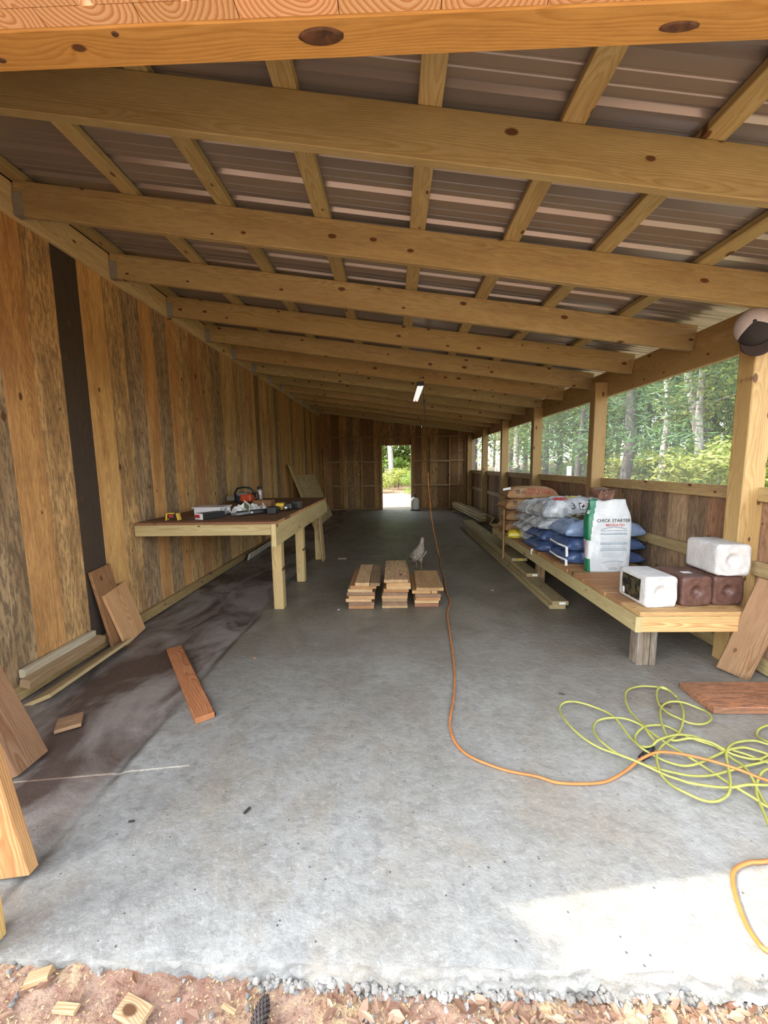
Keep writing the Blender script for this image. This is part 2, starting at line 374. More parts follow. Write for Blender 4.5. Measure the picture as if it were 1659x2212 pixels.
mb = MB(); mb.board((-.40, YB + .005, 1.915), (.575, YB + .005, 1.915), (0, 1, 0), .10, .04, (.50, .37, .16), .1)
for x in (-.345, .523): mb.board((x, YB + .005, 0), (x, YB + .005, 1.89), (0, 1, 0), .10, .022, (.55, .44, .22), .1)
mb.build('door_1', M['lumber'], kind='structure', label='open doorway frame in the end wall')
for nm, a, b in (('trim_1', -2.18, -.40), ('trim_2', .575, 2.15)):
    mb = MB(); mb.board((a, YB + .005, .02), (b, YB + .005, .02), (0, 1, 0), .085, .04, (.33, .20, .09), .4); mb.build(nm, M['lumber'], kind='structure')
mb = MB(); mb.board((XL + .02, .95, .045), (XL + .02, 11.55, .045), (0, 0, 1), .085, .038, (.42, .30, .14), .35)
mb.build('baseboard_left', M['lumber'], kind='structure', label='treated base plate along the left wall')

# ---- right side: half wall of weathered boards outside the posts
def build_wall_right():
    mb = MB(); rr = random.Random(21); y = .95; i = 0
    while y < 11.7:
        wd = rr.uniform(.13, .22); k = rr.choice([((.33, .23, .15), .8), ((.42, .27, .17), .5), ((.26, .19, .13), .9), ((.40, .22, .13), .5), ((.45, .32, .2), .6)])
        gap = .002 if i % 5 else .006
        mb.board((2.305, y + wd/2, .008 if y < 5 else .004), (2.305, y + wd/2, 1.13), (0, 1, 0), wd - gap, .022, k[0], k[1], .002, seed=600 + i); y += wd; i += 1
    return mb.build('wall_right', M['rough'], kind='structure', label='waist-high wall of weathered upright boards under the openings')
build_wall_right()
mb = MB(); mb.board((2.275, .95, .055), (2.275, 11.5, .055), (0, 0, 1), .09, .036, (.42, .33, .17), .35); mb.build('baseboard_right', M['lumber'], kind='structure')
POSTS = [(2.445, 2.56), (4.29, 4.40), (6.10, 6.21), (7.84, 7.95), (9.52, 9.63), (11.44, 11.56)]
# sill rails and lower rails
bay = [(.95, POSTS[0][0])] + [(POSTS[i][1], POSTS[i+1][0]) for i in range(5)]
pl = ['in front of the nearest post', 'behind the nearest post above the salt blocks', 'behind the second post beside the feed bags', 'behind the third post', 'behind the fourth post', 'in the farthest bay']
for i, (a, b) in enumerate(bay):
    mb = MB(); mb.board((2.275, a, 1.108), (2.275, b, 1.108), (0, 0, 1), .088, .036, (.50, .38, .19), .35 if i % 2 else .1, seed=700 + i)
    mb.build('sill_rail', M['lumber'], label='sill rail on top of the half wall ' + pl[i], cat='rail', group='sill rails of the right wall')
    mb = MB(); mb.board((2.275, a, .645), (2.275, b, .645), (0, 0, 1), .088, .036, (.44, .35, .19), .35, seed=720 + i)
    mb.build('lower_rail', M['lumber'], label='lower rail across the half wall boards ' + pl[i], cat='rail', group='lower rails of the right wall')
for i, (a, b) in enumerate(POSTS):
    mb = MB(); mb.board((2.225, (a+b)/2, -.003), (2.225, (a+b)/2, hb(2.22) + (.0 if i % 2 else .0)), (1, 0, 0), .135, b - a, (.43, .30, .13), .1, .005, seed=800 + i)
    mb.build('wooden_post', M['lumber'], label='square timber post, %s on the right side%s' % (ORD[i], ' with the cap hung on it' if i == 0 else ', at the end wall corner' if i == 5 else ''), cat='post', group='posts of the right side')
mb = MB(); mb.board((2.32, .96, 2.15), (2.32, 11.7, 2.15), (0, 0, 1), .265, .05, (.46, .32, .14), .08, .004)
mb.build('header_beam', M['lumber'], label='long deep header beam along the top of the right openings', cat='beam')
# window screens of welded wire
wp = ['nearest opening, in front of the first post', 'large opening between first and second post', 'opening between second and third post', 'opening between third and fourth post', 'opening between fourth and fifth post', 'farthest small opening']
for i, (a, b) in enumerate(bay):
    mb = MB(); st = .0127 if i < 3 else .0254; r = .00042 if i < 3 else .0006
    y = a + .004; x = 2.297
    if i: 
        while y < b: mb.box((x - r, y - r, 1.03), (x + r, y + r, 2.03)); y += st
        z = 1.03
        while z < 2.03: mb.box((x - r, a, z - r), (x + r, b, z + r)); z += st
        mb.build('wire_screen', M['wire'], label='fine square wire mesh across the ' + wp[i], cat='wire mesh', group='wire mesh over the openings')

# ---- roof: ledger, rafters with hangers, purlins, metal
mb = MB(); mb.board((XL + .02, .95, 2.865), (XL + .02, 11.6, 2.865), (0, 0, 1), .185, .038, (.66, .54, .30), .1, .003)
mb.build('ledger_board', M['lumber'], label='pale ledger board along the top of the left wall carrying the rafters', cat='beam')
RY = [1.6] + [2.354 + .757 * k for k in range(12)]
RTONE = [(.44, .37, .19), (.46, .37, .185), (.49, .39, .20), (.45, .34, .16), (.47, .37, .18), (.43, .31, .14)]
for i, y in enumerate(RY):
    rt = empty('rafter', (0, y, hb(0)), '%s sloping rafter under the metal roof%s' % (ORD[i] if i < 12 else 'farthest', ', big in the foreground' if i == 0 else ''), 'rafter', 'rafters')
    mb = MB(); h = .182; x0, x1 = XL + .042, 2.20
    zc = h / 2
    mb.board((x0, y + .019, hb(x0) + zc), (2.29, y + .019, hb(2.29) + zc), (0, 0, 1), h, .038, RTONE[i % 6], .22 if i % 3 else .12, .003, seed=900 + i * 3)
    mb.build('rafter_board', M['lumber'], rt)
    mb = MB(); z0 = hb(XL + .04)
    mb.box((XL + .041, y - .002, z0 - .006), (XL + .10, y, z0 + .12)); mb.box((XL + .041, y + .039, z0 - .006), (XL + .10, y + .041, z0 + .12)); mb.box((XL + .041, y - .002, z0 - .008), (XL + .10, y + .041, z0 - .005))
    mb.build('joist_hanger', M['galv'], rt, label='grey galvanised joist hanger')
PX = [-2.12, -1.48, -.94, -.385, .152, .68, 1.19, 1.76]
pw = ['leftmost, along the left wall', 'second from the left', 'third from the left', 'fourth from the left', 'fifth, above the middle of the floor', 'sixth, right of the middle', 'seventh, second from the right', 'rightmost']
sl_v = Vector((1, 0, -.142)).normalized()
for i, x in enumerate(PX):
    mb = MB(); z = hb(x) + .182 + .021
    mb.board((x, .99, z), (x, 11.7, z), sl_v, .089, .038, (.44, .365, .18), .12, .003, seed=1000 + i)
    mb.build('purlin', M['lumber'], label='purlin running the length of the roof, ' + pw[i], cat='purlin', group='purlins under the metal roof')
def metal():
    t = NT('roof_metal'); p = t.coord(); n = t.noise(t.vmul(p, (.7, 5, 1)), 1.5, 3)
    t.l(t.mix(n.outputs[0], (.25, .225, .215), (.31, .285, .27)), t.b.inputs['Base Color'])
    t.b.inputs['Metallic'].default_value = .45; t.b.inputs['Roughness'].default_value = .24
    n2 = t.noise(p, 6, 2); t.bump(n2.outputs[0], .08, .01)
    return t.m
def build_roof():
    mb = MB(); per = .197; prof = []
    y = .985
    while y < 11.75:
        prof += [(y, 0), (y + .050, 0), (y + .054, .0025), (y + .062, .0025), (y + .066, 0), (y + .104, 0), (y + .108, .0025), (y + .116, .0025), (y + .120, 0), (y + .150, 0), (y + .163, .019), (y + .180, .019), (y + .193, 0)]
        y += per
    xs = [-2.235, -1.0, 0, 1.0, 2.0, 2.62]; n = len(prof); vs = []
    for x in xs:
        for (yy, zz) in prof: vs.append((x, yy, hb(x) + .182 + .0425 + zz))
    fs = [(i*n+j, (i+1)*n+j, (i+1)*n+j+1, i*n+j+1) for i in range(len(xs)-1) for j in range(n-1)]
    mb.add(vs, fs)
    o = mb.build('ceiling', metal(), kind='structure', label='ribbed grey metal roof sheets seen from below', recalc=False, origin=(0, 0, 0))
    sm = o.modifiers.new('solid', 'SOLIDIFY'); sm.thickness = .0012; sm.offset = 1
    return o
build_roof()
# ---- front: level beam and the gable boards nailed over it
mb = MB(); mb.board((-2.2, 1.015, 2.345), (2.34, 1.015, 2.345), (0, 1, 0), .09, .09, (.60, .35, .11), .10, .004, seed=31, pith=(.05, .10))
mb.build('front_beam', M['lumber'], label='orange level beam across the front opening with dark knots', cat='beam')
def build_gable():
    mb = MB(); rr = random.Random(3); x = -2.25; i = 0
    while x < 2.3:
        wd = rr.uniform(.19, .235); x1 = x + wd
        top = 3.0 - .142 * x
        mb.board((x + wd/2, .951, 2.303), (x + wd/2, .951, top), (1, 0, 0), wd - .002, .036, (.80, .55, .34), .0, .001, seed=50 + i, pith=(rr.uniform(-.04, .04), rr.uniform(.01, .05)))
        if i % 5 != 2 or True:
            o_ = wd * .55; mb.board((x + wd/2 + o_, .914, 2.303), (x + wd/2 + o_, .914, top), (1, 0, 0), wd * rr.uniform(.80, .99), .034, (.86, .62, .42), .0, .001, seed=80 + i, pith=(rr.uniform(-.04, .04), -rr.uniform(.01, .05)))
        x = x1; i += 1
    return mb.build('wall_front', M['endgrain'], kind='structure', label='upright gable boards above the front beam, their cut ends showing')
build_gable()

# ================================================================ OUTSIDE
def ground_z(x, y):
    z = -.085
    if y < YF + .3:
        z += .065 * smooth01((.2 - x) / 1.2)
    z += .012 * noise.noise(Vector((x * 1.3, y * 1.3, 0)))
    if x > 4: z += min(1.2, (x - 4) * .035)
    if y > 13: z += (y - 13) * .02
    return z
def ground_mat():
    t = NT('yard_ground'); p = t.coord(); a = t.noise(p, .8, 4, .6); b = t.noise(p, 14, 5, .7); c = t.noise(p, 70, 4, .7); d = t.noise(p, 5, 4, .6, .5)
    col = t.mix(t.ramp(b.outputs[0], [(.38, 0.0), (.62, 1.0)]), (.24, .115, .075), (.36, .24, .17))
    saw = t.math('MULTIPLY', t.ramp(d.outputs[0], [(.46, 0.0), (.60, 1.0)]), t.ramp(c.outputs[0], [(.42, .1), (.56, 1.0)]))
    col = t.mix(t.math('MULTIPLY', saw, .75), col, (.60, .44, .24))
    col = t.mix(t.math('MULTIPLY', t.ramp(c.outputs[0], [(.35, 1.0), (.46, 0.0)]), .6), col, (.10, .055, .04))
    far = t.n('ShaderNodeSeparateXYZ'); t.l(p, far.inputs[0])
    gr = t.math('MULTIPLY', t.ramp(a.outputs[0], [(.42, 0.0), (.58, 1.0)]), t.math('GREATER_THAN', far.outputs[0], 3.2))
    col = t.mix(t.math('MULTIPLY', gr, .6), col, (.20, .24, .09))
    t.l(col, t.b.inputs['Base Color']); t.b.inputs['Roughness'].default_value = .9; t.bump(t.math('ADD', b.outputs[0], c.outputs[0]), .7, .012)
    return t.m
M['ground'] = ground_mat()
def build_ground():
    mb = MB()
    def patch(x0, x1, y0, y1, nx, ny, fine):
        def fn(u, v):
            x = x0 + (x1 - x0) * u; y = y0 + (y1 - y0) * v; z = ground_z(x, y)
            if fine: z += .010 * noise.noise(Vector((x * 14, y * 14, 1))) + .005 * noise.noise(Vector((x * 45, y * 45, 1)))
            return (x, y, z)
        mb.grid(fn, nx, ny)
    patch(-1.6, 1.9, .45, 1.02, 320, 56, True)
    patch(-40, 45, -30, .45, 60, 30, False); patch(-40, -1.6, .45, 1.02, 30, 3, False); patch(1.9, 45, .45, 1.02, 40, 3, False)
    patch(-40, 45, 1.02, 60, 80, 80, False)
    return mb.build('ground', M['ground'], smooth=True, origin=(0, 0, 0), kind='structure', label='red brown dirt yard with sawdust outside the slab', recalc=False)
build_ground()

def leaf_mat(name, c1, c2, trans=.35):
    t = NT(name); at = t.attr('Col'); f = t.n('ShaderNodeSeparateColor'); t.l(at.outputs['Color'], f.inputs[0])
    c = t.mix(f.outputs[0], c1, c2); t.l(c, t.b.inputs['Base Color']); t.b.inputs['Roughness'].default_value = .5
    tr = t.n('ShaderNodeBsdfTranslucent'); t.l(t.mix(.3, c, (.5, .6, .1)), tr.inputs[0]); ms = t.n('ShaderNodeMixShader'); ms.inputs[0].default_value = trans
    t.l(t.b.outputs[0], ms.inputs[1]); t.l(tr.outputs[0], ms.inputs[2]); t.l(ms.outputs[0], t.out.inputs[0]); return t.m
M['leafA'] = leaf_mat('bright_green_leaves', (.07, .16, .03), (.26, .36, .07))
M['leafB'] = leaf_mat('dark_green_leaves', (.03, .085, .035), (.10, .20, .06))
M['leafC'] = leaf_mat('yellow_green_leaves', (.16, .22, .04), (.45, .46, .14))
def bark(name, a, b):
    t = NT(name); p = t.coord(); n = t.noise(t.vmul(p, (14, 14, 2.2)), 1.6, 5, .7)
    t.l(t.mix(t.ramp(n.outputs[0], [(.4, 0.0), (.6, 1.0)]), a, b), t.b.inputs['Base Color']); t.b.inputs['Roughness'].default_value = .9; t.bump(n.outputs[0], .6, .02); return t.m
M['barkD'] = bark('dark_pine_bark', (.03, .026, .023), (.10, .085, .075)); M['barkP'] = bark('pale_bark', (.22, .20, .17), (.50, .46, .42))
def leaves(mb, cs, n, size, rr, flat=.75, needle=False):
    """cs: list of (centre, radius); folded diamond leaves filled towards the shell of every cluster"""
    tot = sum(r ** 2 for _, r in cs)
    for c, r in cs:
        for _ in range(int(n * r * r / tot)):
            d = Vector((rr.gauss(0, 1), rr.gauss(0, 1), rr.gauss(0, 1) * flat)).normalized() * r * rr.random() ** .35
            p = Vector(c) + Vector((d.x, d.y, d.z * flat)); s = size * rr.uniform(.6, 1.35)
            a = Vector((rr.gauss(0, 1), rr.gauss(0, 1), rr.gauss(0, .5))).normalized(); b = a.cross(Vector((rr.gauss(0, .5), rr.gauss(0, .5), 1))).normalized()
            if needle: b *= .25; s *= 1.3
            nrm = a.cross(b).normalized()
            col = (min(1, max(0, rr.gauss(.45, .28))), 0, 0, 0)
            mb.add([p - a * s * .5, p + b * s * .28 + nrm * s * .06, p + a * s * .5, p - b * s * .28 + nrm * s * .06], [(0, 1, 2), (0, 2, 3)], None, col)
def trunk_pts(base, top, wob, rr, n=9):
    base = Vector(base); top = Vector(top); out = []
    for i in range(n):
        q = base.lerp(top, i / (n - 1)); 
        if 0 < i: q += Vector((rr.uniform(-wob, wob), rr.uniform(-wob, wob), 0))
        out.append(q)
    return out
PROTO = {}
def crown_proto(key, n, size, mat, R_, H, seed, z0, needle=False, blobs=26, taper=.55):
    rr = random.Random(seed); mb = MB(); cs = []
    for _ in range(blobs):
        a = rr.uniform(0, 2*pi); q = rr.random() ** .5; zz = rr.random()
        rad = R_ * (1 - taper * zz ** 2); cs.append(((cos(a) * q * rad, sin(a) * q * rad, z0 + zz * H), rr.uniform(.28, .5) * R_))
    leaves(mb, cs, n, size, rr, .7, needle)
    me_o = mb.build('foliage', M[mat], recalc=False, origin=(0, 0, 0), label='x', cat='x'); me = me_o.data; bpy.data.objects.remove(me_o); PROTO[key] = me
crown_proto('broadA', 5200, .15, 'leafA', 2.3, 5.2, 1, .9); crown_proto('broadB', 5200, .15, 'leafB', 2.4, 5.6, 2, .8)
crown_proto('broadC', 4600, .14, 'leafC', 2.0, 4.4, 3, 1.0); crown_proto('pine', 5200, .18, 'leafB', 1.9, 5.6, 4, 1.6, True)
crown_proto('bush', 2600, .10, 'leafA', .95, 1.0, 5, .25, blobs=16); crown_proto('bushY', 2600, .10, 'leafC', .95, 1.0, 6, .25, blobs=16)
def tree(name, x, y, crown, sc, trunk=None, r=.1, barkm='barkP', label='', cat='tree', group=None, seed=0, lean=(0, 0), h=7.0, branches=4, only_trunk=False):
    rr = random.Random(seed); z = ground_z(x, y) - .05
    o = empty(name, (x, y, z), label, cat, group)
    mb = MB(); pts = trunk_pts((x, y, z), (x + lean[0], y + lean[1], z + h * (sc if not trunk else 1)), .05 * h / 7, rr)
    mb.tube(pts, [r * (1.15 - .6 * i / 8) for i in range(9)], 9)
    for b in range(branches):
        q = pts[3 + b % 5]; a = rr.uniform(0, 2*pi); L = rr.uniform(.7, 1.7)
        mb.tube([q, q + Vector((cos(a) * L * .5, sin(a) * L * .5, .25)), q + Vector((cos(a) * L, sin(a) * L, .35 + rr.uniform(-.3, .5)))], [r * .3, r * .2, r * .06], 5)
    mb.build('trunk', M[barkm], o, smooth=True)
    if crown:
        f = bpy.data.objects.new('foliage', PROTO[crown]); COL.objects.link(f); f.parent = o; f.rotation_euler = (0, 0, rr.uniform(0, 6.28)); f.scale = (sc, sc, sc * rr.uniform(.9, 1.1))
        f.location = (lean[0] * .4, lean[1] * .4, 0)
    return o
# single trees one can point at
tree('pine_tree', 5.45, 9.2, 'pine', 1.0, 1, .11, 'barkD', 'dark-trunked pine seen through the large opening behind the nearest post', seed=1, lean=(.05, .15), h=7, branches=7)
tree('leaning_tree', 8.3, 10.2, None, 1, 1, .11, 'barkP', 'pale tree trunk leaning left, seen in the middle of the large opening', seed=2, lean=(-1.5, .5), h=7)
tree('slim_tree', 7.6, 11.2, None, 1, 1, .08, 'barkP', 'slim pale upright trunk left of the leaning trunk', seed=3, lean=(.12, .1), h=7)
tree('thick_tree', 10.2, 13.0, 'broadB', 1.2, 1, .20, 'barkD', 'thick dark trunk behind the leaning pale trunk', seed=4, lean=(.1, .1), h=8)
tree('pine_tree', 5.9, 21.8, None, 1, 1, .24, 'barkP', 'stout grey-brown pine trunk seen through the second farthest opening', seed=5, lean=(0, .1), h=9, branches=2)
tree('birch_tree', 7.4, 19.8, 'broadC', 1.0, 1, .15, 'barkP', 'pale forked tree in the opening between the third and fourth posts', seed=6, lean=(-.3, .1), h=7)
tree('birch_tree', -.05, 21.5, None, 1, 1, .15, 'barkP', 'pale trunk leaning slightly left, framed by the doorway', seed=7, lean=(-.45, .4), h=7, branches=2)
tree('sapling', 6.9, 22.5, None, 1, 1, .05, 'barkD', 'thin dark crooked sapling above the fence', seed=8, lean=(.5, .2), h=3.2, branches=3)
def where(x, y):
    a = x / max(y, .1)
    return ['through the farthest openings', 'through the opening between the third and fourth posts', 'through the opening between the second and third posts', 'through the left half of the large opening', 'through the right half of the large opening', 'beyond the nearest opening'][sum(a > q for q in (.30, .375, .54, .70, .87))]
bg_lab = ['leafy tree seen', 'dark evergreen seen', 'sunlit yellow-green tree seen']
k = 0
for row, (d, n, zs) in enumerate([(8.5, 9, .95), (12, 12, 1.15), (17, 15, 1.5), (25, 20, 2.0), (36, 26, 2.6)]):
    for i in range(n):
        a = radians(6 + (82 - 6) * (i + .5) / n + R.uniform(-2, 2)); dd = d * R.uniform(.9, 1.15)
        x = 2.2 + dd * sin(a); y = 1 + dd * cos(a) * 1.25
        if x < 4.7 or (row == 0 and y > 10): continue
        key = R.choice(['broadA', 'broadB', 'broadC', 'pine', 'broadA', 'broadB']); j = {'broadA': 0, 'broadB': 1, 'pine': 1, 'broadC': 2}[key]
        tree(['leafy_tree', 'evergreen_tree', 'sunlit_tree'][j], x, y, key, zs * R.uniform(.85, 1.1), None, .09 * zs, R.choice(['barkD', 'barkP']), ('nearer ' if row < 2 else 'far ') + bg_lab[j] + ' ' + where(x, y), group=['leafy trees of the woods', 'evergreens of the woods', 'sunlit trees of the woods'][j], seed=50 + k); k += 1
for i in range(16):
    x = 5.5 + (i * 1.37) % 6.5; y = 2.5 + i * .95 + R.uniform(-.4, .4)
    kk = R.choice(['bush', 'bushY', 'bush']); tree('bush', x + (1.5 if y > 12 else 0), y, kk, R.uniform(.9, 1.35), None, .02, 'barkD', 'low %s bush seen %s' % ('sunlit yellow-green' if kk == 'bushY' else 'leafy green', where(x, y)), 'bush', 'bushes at the edge of the woods', seed=200 + i, h=.9, branches=3)
for i, (x, y, key, s_) in enumerate([(-2.6, 24, 'broadA', 1.3), (1.6, 24.5, 'broadB', 1.3), (-.8, 28, 'broadC', 1.5), (2.8, 29, 'broadA', 1.6), (-3.8, 30, 'broadB', 1.8), (.6, 33, 'broadB', 2.0), (-2, 36, 'broadA', 2.2), (4.2, 34, 'broadB', 2.1)]):
    tree('leafy_tree', x, y, key, s_, None, .12, 'barkD', 'tree of the woods framed by the open doorway', group='trees beyond the doorway', seed=300 + i)
for i, (x, y, s_) in enumerate([(.1, 23.6, 2.3), (-1.3, 24.6, 2.5), (1.5, 24.4, 2.4), (-.9, 18.6, .8), (.9, 18.0, .75), (.25, 20.2, .9), (1.5, 20.5, 1.0), (-1.6, 20.6, 1.0)]):
    tree('bush', x, y, 'bushY' if i % 2 else 'bush', s_, None, .02, 'barkD', ['tall leafy bush', 'tall yellowish bush'][i % 2] + ' at the back of the doorway view' if i < 3 else ['scrubby green bush', 'scrubby yellow-green bush'][i % 2] + ' on the bright ground beyond the doorway', 'bush', 'bushes beyond the doorway', seed=330 + i, h=.8, branches=5)
# unseen tree added left of the opening, crown shaped to shade the slab's left part
crown_proto('shade', 30000, .15, 'leafB', .82, 3.8, 9, 2.85, blobs=120, taper=.1)
tree('added_shade_tree', -7.2, -.66, 'shade', 1.0, None, .18, 'barkD', 'unseen tree added outside left of the front opening to shade the slab', seed=400)

# fence behind the farthest openings
fa, fb = Vector((3.0, 9.8, 0)), Vector((8.2, 25.5, 0)); fd = (fb - fa).normalized()
fe = empty('plank_fence', ((fa + fb) / 2)[:], 'low grey weathered plank fence with a top rail beyond the farthest openings', 'fence')
mb = MB(); L = (fb - fa).length; q = 0; i = 0
while q < L:
    c = fa + fd * q; g = ground_z(c.x, c.y); mb.board((c.x, c.y, g), (c.x, c.y, 1.16 - .03 * (i % 3)), fd, .135, .02, (.36, .30, .25), .8, .002, seed=1500 + i); q += .15; i += 1
mb.build('fence_boards', M['rough'], fe)
mb = MB(); mb.board((fa.x - .03, fa.y, 1.185), (fb.x - .03, fb.y, 1.20), fd.cross(Vector((0, 0, 1))), .12, .035, (.50, .44, .38), .4)
mb.build('top_rail', M['rough'], fe)
mb = MB()
for i in range(12): mb.box((2.75 + i * .09, 18.2, 0.0), (2.79 + i * .09, 18.24, 1.45))
mb.box((2.7, 18.21, 1.40), (3.85, 18.25, 1.46)); mb.box((2.7, 18.21, .4), (3.85, 18.25, .45))
mb.build('picket_gate', M['white'], label='small pale picket gate seen through the farthest opening', cat='gate')
mb = MB(); mb.box((5.02, 11.3, -.1), (5.12, 11.4, 1.22)); mb.build('fence_post', M['white'], label='short white post just above the sill rail left of the second post', cat='post', bevel=.01)

# ---- debris on the strip of ground before the slab
rr = random.Random(77)
def pebble(mb, c, r, rr, sq=.7):
    n1, n2 = 5, 7; o = rr.uniform(0, 9); c = Vector(c); vs = []
    for i in range(n1):
        th = pi * (i + .5) / n1
        for j in range(n2):
            ph = 2*pi*j/n2; d = Vector((sin(th) * cos(ph), sin(th) * sin(ph), cos(th) * sq)); vs.append(c + d * r * (1 + .7 * noise.noise(d * 1.3 + Vector((o, 0, 0)))) * rr.uniform(.78, 1.12))
    fs = [(i*n2+j, i*n2+(j+1) % n2, (i+1)*n2+(j+1) % n2, (i+1)*n2+j) for i in range(n1-1) for j in range(n2)] + [tuple(range(n2-1, -1, -1)), tuple((n1-1)*n2+k for k in range(n2))]
    mb.add(vs, fs, None, (.5, .5, .5, 0))
M['gravel'] = plain('grey_gravel', (.30, .285, .26), .85, var=.65, nscale=12, bump=.3)
mb = MB()
for _ in range(620):
    x = rr.uniform(-1.3, 1.5); y = rr.uniform(.66, .885)
    if x < .0 and rr.random() < .85 and x > -.95: continue
    s_ = rr.uniform(.003, .009); pebble(mb, (x, y, ground_z(x, y) + s_ * .5 + .004), s_, rr)
for _ in range(420):
    x = rr.uniform(-.4, 1.5); s_ = rr.uniform(.004, .011); pebble(mb, (x, rr.uniform(.855, .875), ground_z(x, .87) + rr.uniform(0, .025)), s_, rr)
mb.build('gravel', M['gravel'], kind='stuff', label='crushed grey gravel lying along the broken slab edge', cat='gravel')
M['litter'] = leaf_mat('dead_leaves', (.16, .075, .045), (.42, .27, .18), .1)
mb = MB()
for _ in range(800):
    x = rr.uniform(-.2, 1.4) if rr.random() < .93 else rr.uniform(-1, 0); y = rr.uniform(.62, .865); a = rr.uniform(0, 2*pi); L = rr.uniform(.008, .024); wd = L * rr.uniform(.25, .5); z = ground_z(x, y) + rr.uniform(.008, .02)
    d = Vector((cos(a), sin(a), rr.uniform(-.2, .35))); e = Vector((-sin(a), cos(a), rr.uniform(-.4, .4))); p = Vector((x, y, z)); cu = Vector((0, 0, rr.uniform(.15, .4) * wd))
    col = (rr.random(), 0, 0, 0)
    mb.add([p - d * L, p - d * L * .3 + e * wd + cu, p + d * L * .4 + e * wd * .8 + cu, p + d * L, p + d * L * .4 - e * wd * .8 + cu, p - d * L * .3 - e * wd + cu, p], [(0, 1, 6), (1, 2, 6), (2, 3, 6), (3, 4, 6), (4, 5, 6), (5, 0, 6)], None, col)
mb.build('leaf_litter', M['litter'], kind='stuff', label='dry brown leaf litter heaped before the right half of the slab', cat='leaves', recalc=False)
mb = MB()
for _ in range(1500):
    x = rr.uniform(-1.2, 1.5); y = rr.uniform(.64, .87); a = rr.uniform(0, pi); L = rr.uniform(.001, .004); z = ground_z(x, y) + rr.uniform(.006, .013)
    mb.board((x - cos(a) * L, y - sin(a) * L, z), (x + cos(a) * L, y + sin(a) * L, z + .001), (0, 0, 1), .0012, .0025, (.70, .52, .28), 0, .0002)
mb.build('sawdust', M['cutoff'], kind='stuff', label='pale sawdust and shavings scattered over the dirt', cat='sawdust')
def gz(x, y): return ground_z(x, y) + .006
for nm, p, q, wdir, wd, th, lab in [('wood_offcut', (-.975, .835), (-.925, .85), (0, 0, 1), .018, .03, 'small pale cube of wood on the dirt at the left below the slab'),
                                    ('wood_splinter', (-.70, .80), (-.62, .775), (.3, 1, 0), .045, .012, 'flat broken piece of board on the dirt below the slab edge'),
                                    ('wood_splinter', (-.86, .79), (-.80, .785), (0, 1, 0), .02, .010, 'small wood chip left of the flat broken piece on the dirt'),
                                    ('wood_splinter', (-.45, .815), (-.41, .80), (0, 1, 0), .010, .006, 'thin pale sliver right of the flat broken piece on the dirt')]:
    mb = MB(); z = gz(*p) + (wd if wdir[2] else th) / 2 + .002
    mb.board((*p, z), (*q, z + .002), wdir, wd, th, (.50, .37, .22)); mb.build(nm, M['cutoff'], label=lab, cat='wood scrap')
mb = MB(); c0 = Vector((-.345, .79, gz(-.345, .79) + .022)); axis = Vector((.15, .97, .18)).normalized(); u0 = axis.orthogonal().normalized(); v0 = axis.cross(u0)
for i in range(120):
    q = i / 120; a = i * 2.39996; r_ = .024 * sin(pi * min(1, q * .85 + .12)) ** .7
    d = (u0 * cos(a) + v0 * sin(a)); p = c0 + axis * (q - .5) * .07; tip = p + d * r_ + axis * .007; sd_ = axis.cross(d) * .006
    mb.add([p, p + d * r_ * .7 + sd_, tip, p + d * r_ * .7 - sd_, p + d * r_ * .6 - axis * .003], [(0, 1, 4), (1, 2, 4), (2, 3, 4), (3, 0, 4), (0, 3, 2, 1)])
mb.build('pine_cone', plain('pine_cone_scales', (.055, .04, .035), .8, var=.5, nscale=90), label='dark pine cone lying on the ground before the slab edge', cat='pine cone', recalc=False)

# ================================================================ TEXT AND BAG HELPERS
def text_geo(txt, size=1.0, bold=.012):
    cu = bpy.data.curves.new('t', 'FONT'); cu.body = txt; cu.size = size; cu.align_x = 'CENTER'; cu.align_y = 'CENTER'; cu.resolution_u = 3; cu.offset = bold * size
    o = bpy.data.objects.new('t', cu); COL.objects.link(o); me = bpy.data.meshes.new_from_object(o)
    v = [tuple(q.co[:2]) for q in me.vertices]; f = [tuple(p.vertices) for p in me.polygons]
    bpy.data.objects.remove(o); bpy.data.curves.remove(cu); bpy.data.meshes.remove(me); return v, f
def poly_geo(rects):
    v = []; f = []
    for (x0, y0, x1, y1) in rects:
        n = max(1, int(abs(x1 - x0) / .012)); m = max(1, int(abs(y1 - y0) / .012)); k = len(v)
        for i in range(n + 1):
            for j in range(m + 1): v.append((x0 + (x1 - x0) * i / n, y0 + (y1 - y0) * j / m))
        f += [(k + i*(m+1)+j, k + (i+1)*(m+1)+j, k + (i+1)*(m+1)+j+1, k + i*(m+1)+j+1) for i in range(n) for j in range(m)]
    return v, f
def stamp(geo, name, mat, parent, target, org, u, v, off=.0022, lab=None):
    """lay flat artwork onto the surface of target: org + u*x + v*y, thrown back along the normal"""
    u = Vector(u).normalized(); v = Vector(v).normalized(); nrm = u.cross(v).normalized(); org = Vector(org)
    base = Vector(target['_o']); me = target.data
    bv = BVHTree.FromPolygons([q.co + base for q in me.vertices], [tuple(p.vertices) for p in me.polygons])
    mb = MB(); vs = []
    for (x, y) in geo[0]:
        p = org + u * x + v * y; h = bv.ray_cast(p + nrm * .12, -nrm, .4)
        vs.append((h[0] if h[0] else p) + nrm * off)
    mb.add(vs, geo[1]); return mb.build(name, mat, parent, recalc=False, label=lab)
MONO = [(-.5, .38, .5, .5), (-.42, -.5, -.28, .38), (-.12, -.5, 0, .38), (.12, -.5, .24, .38), (.36, -.5, .48, .38), (-.12, -.08, .24, .06), (-.5, -.5, -.2, -.42), (.3, -.5, .55, -.42)]
def mono(sz): return poly_geo([tuple(c * sz for c in r) for r in MONO])
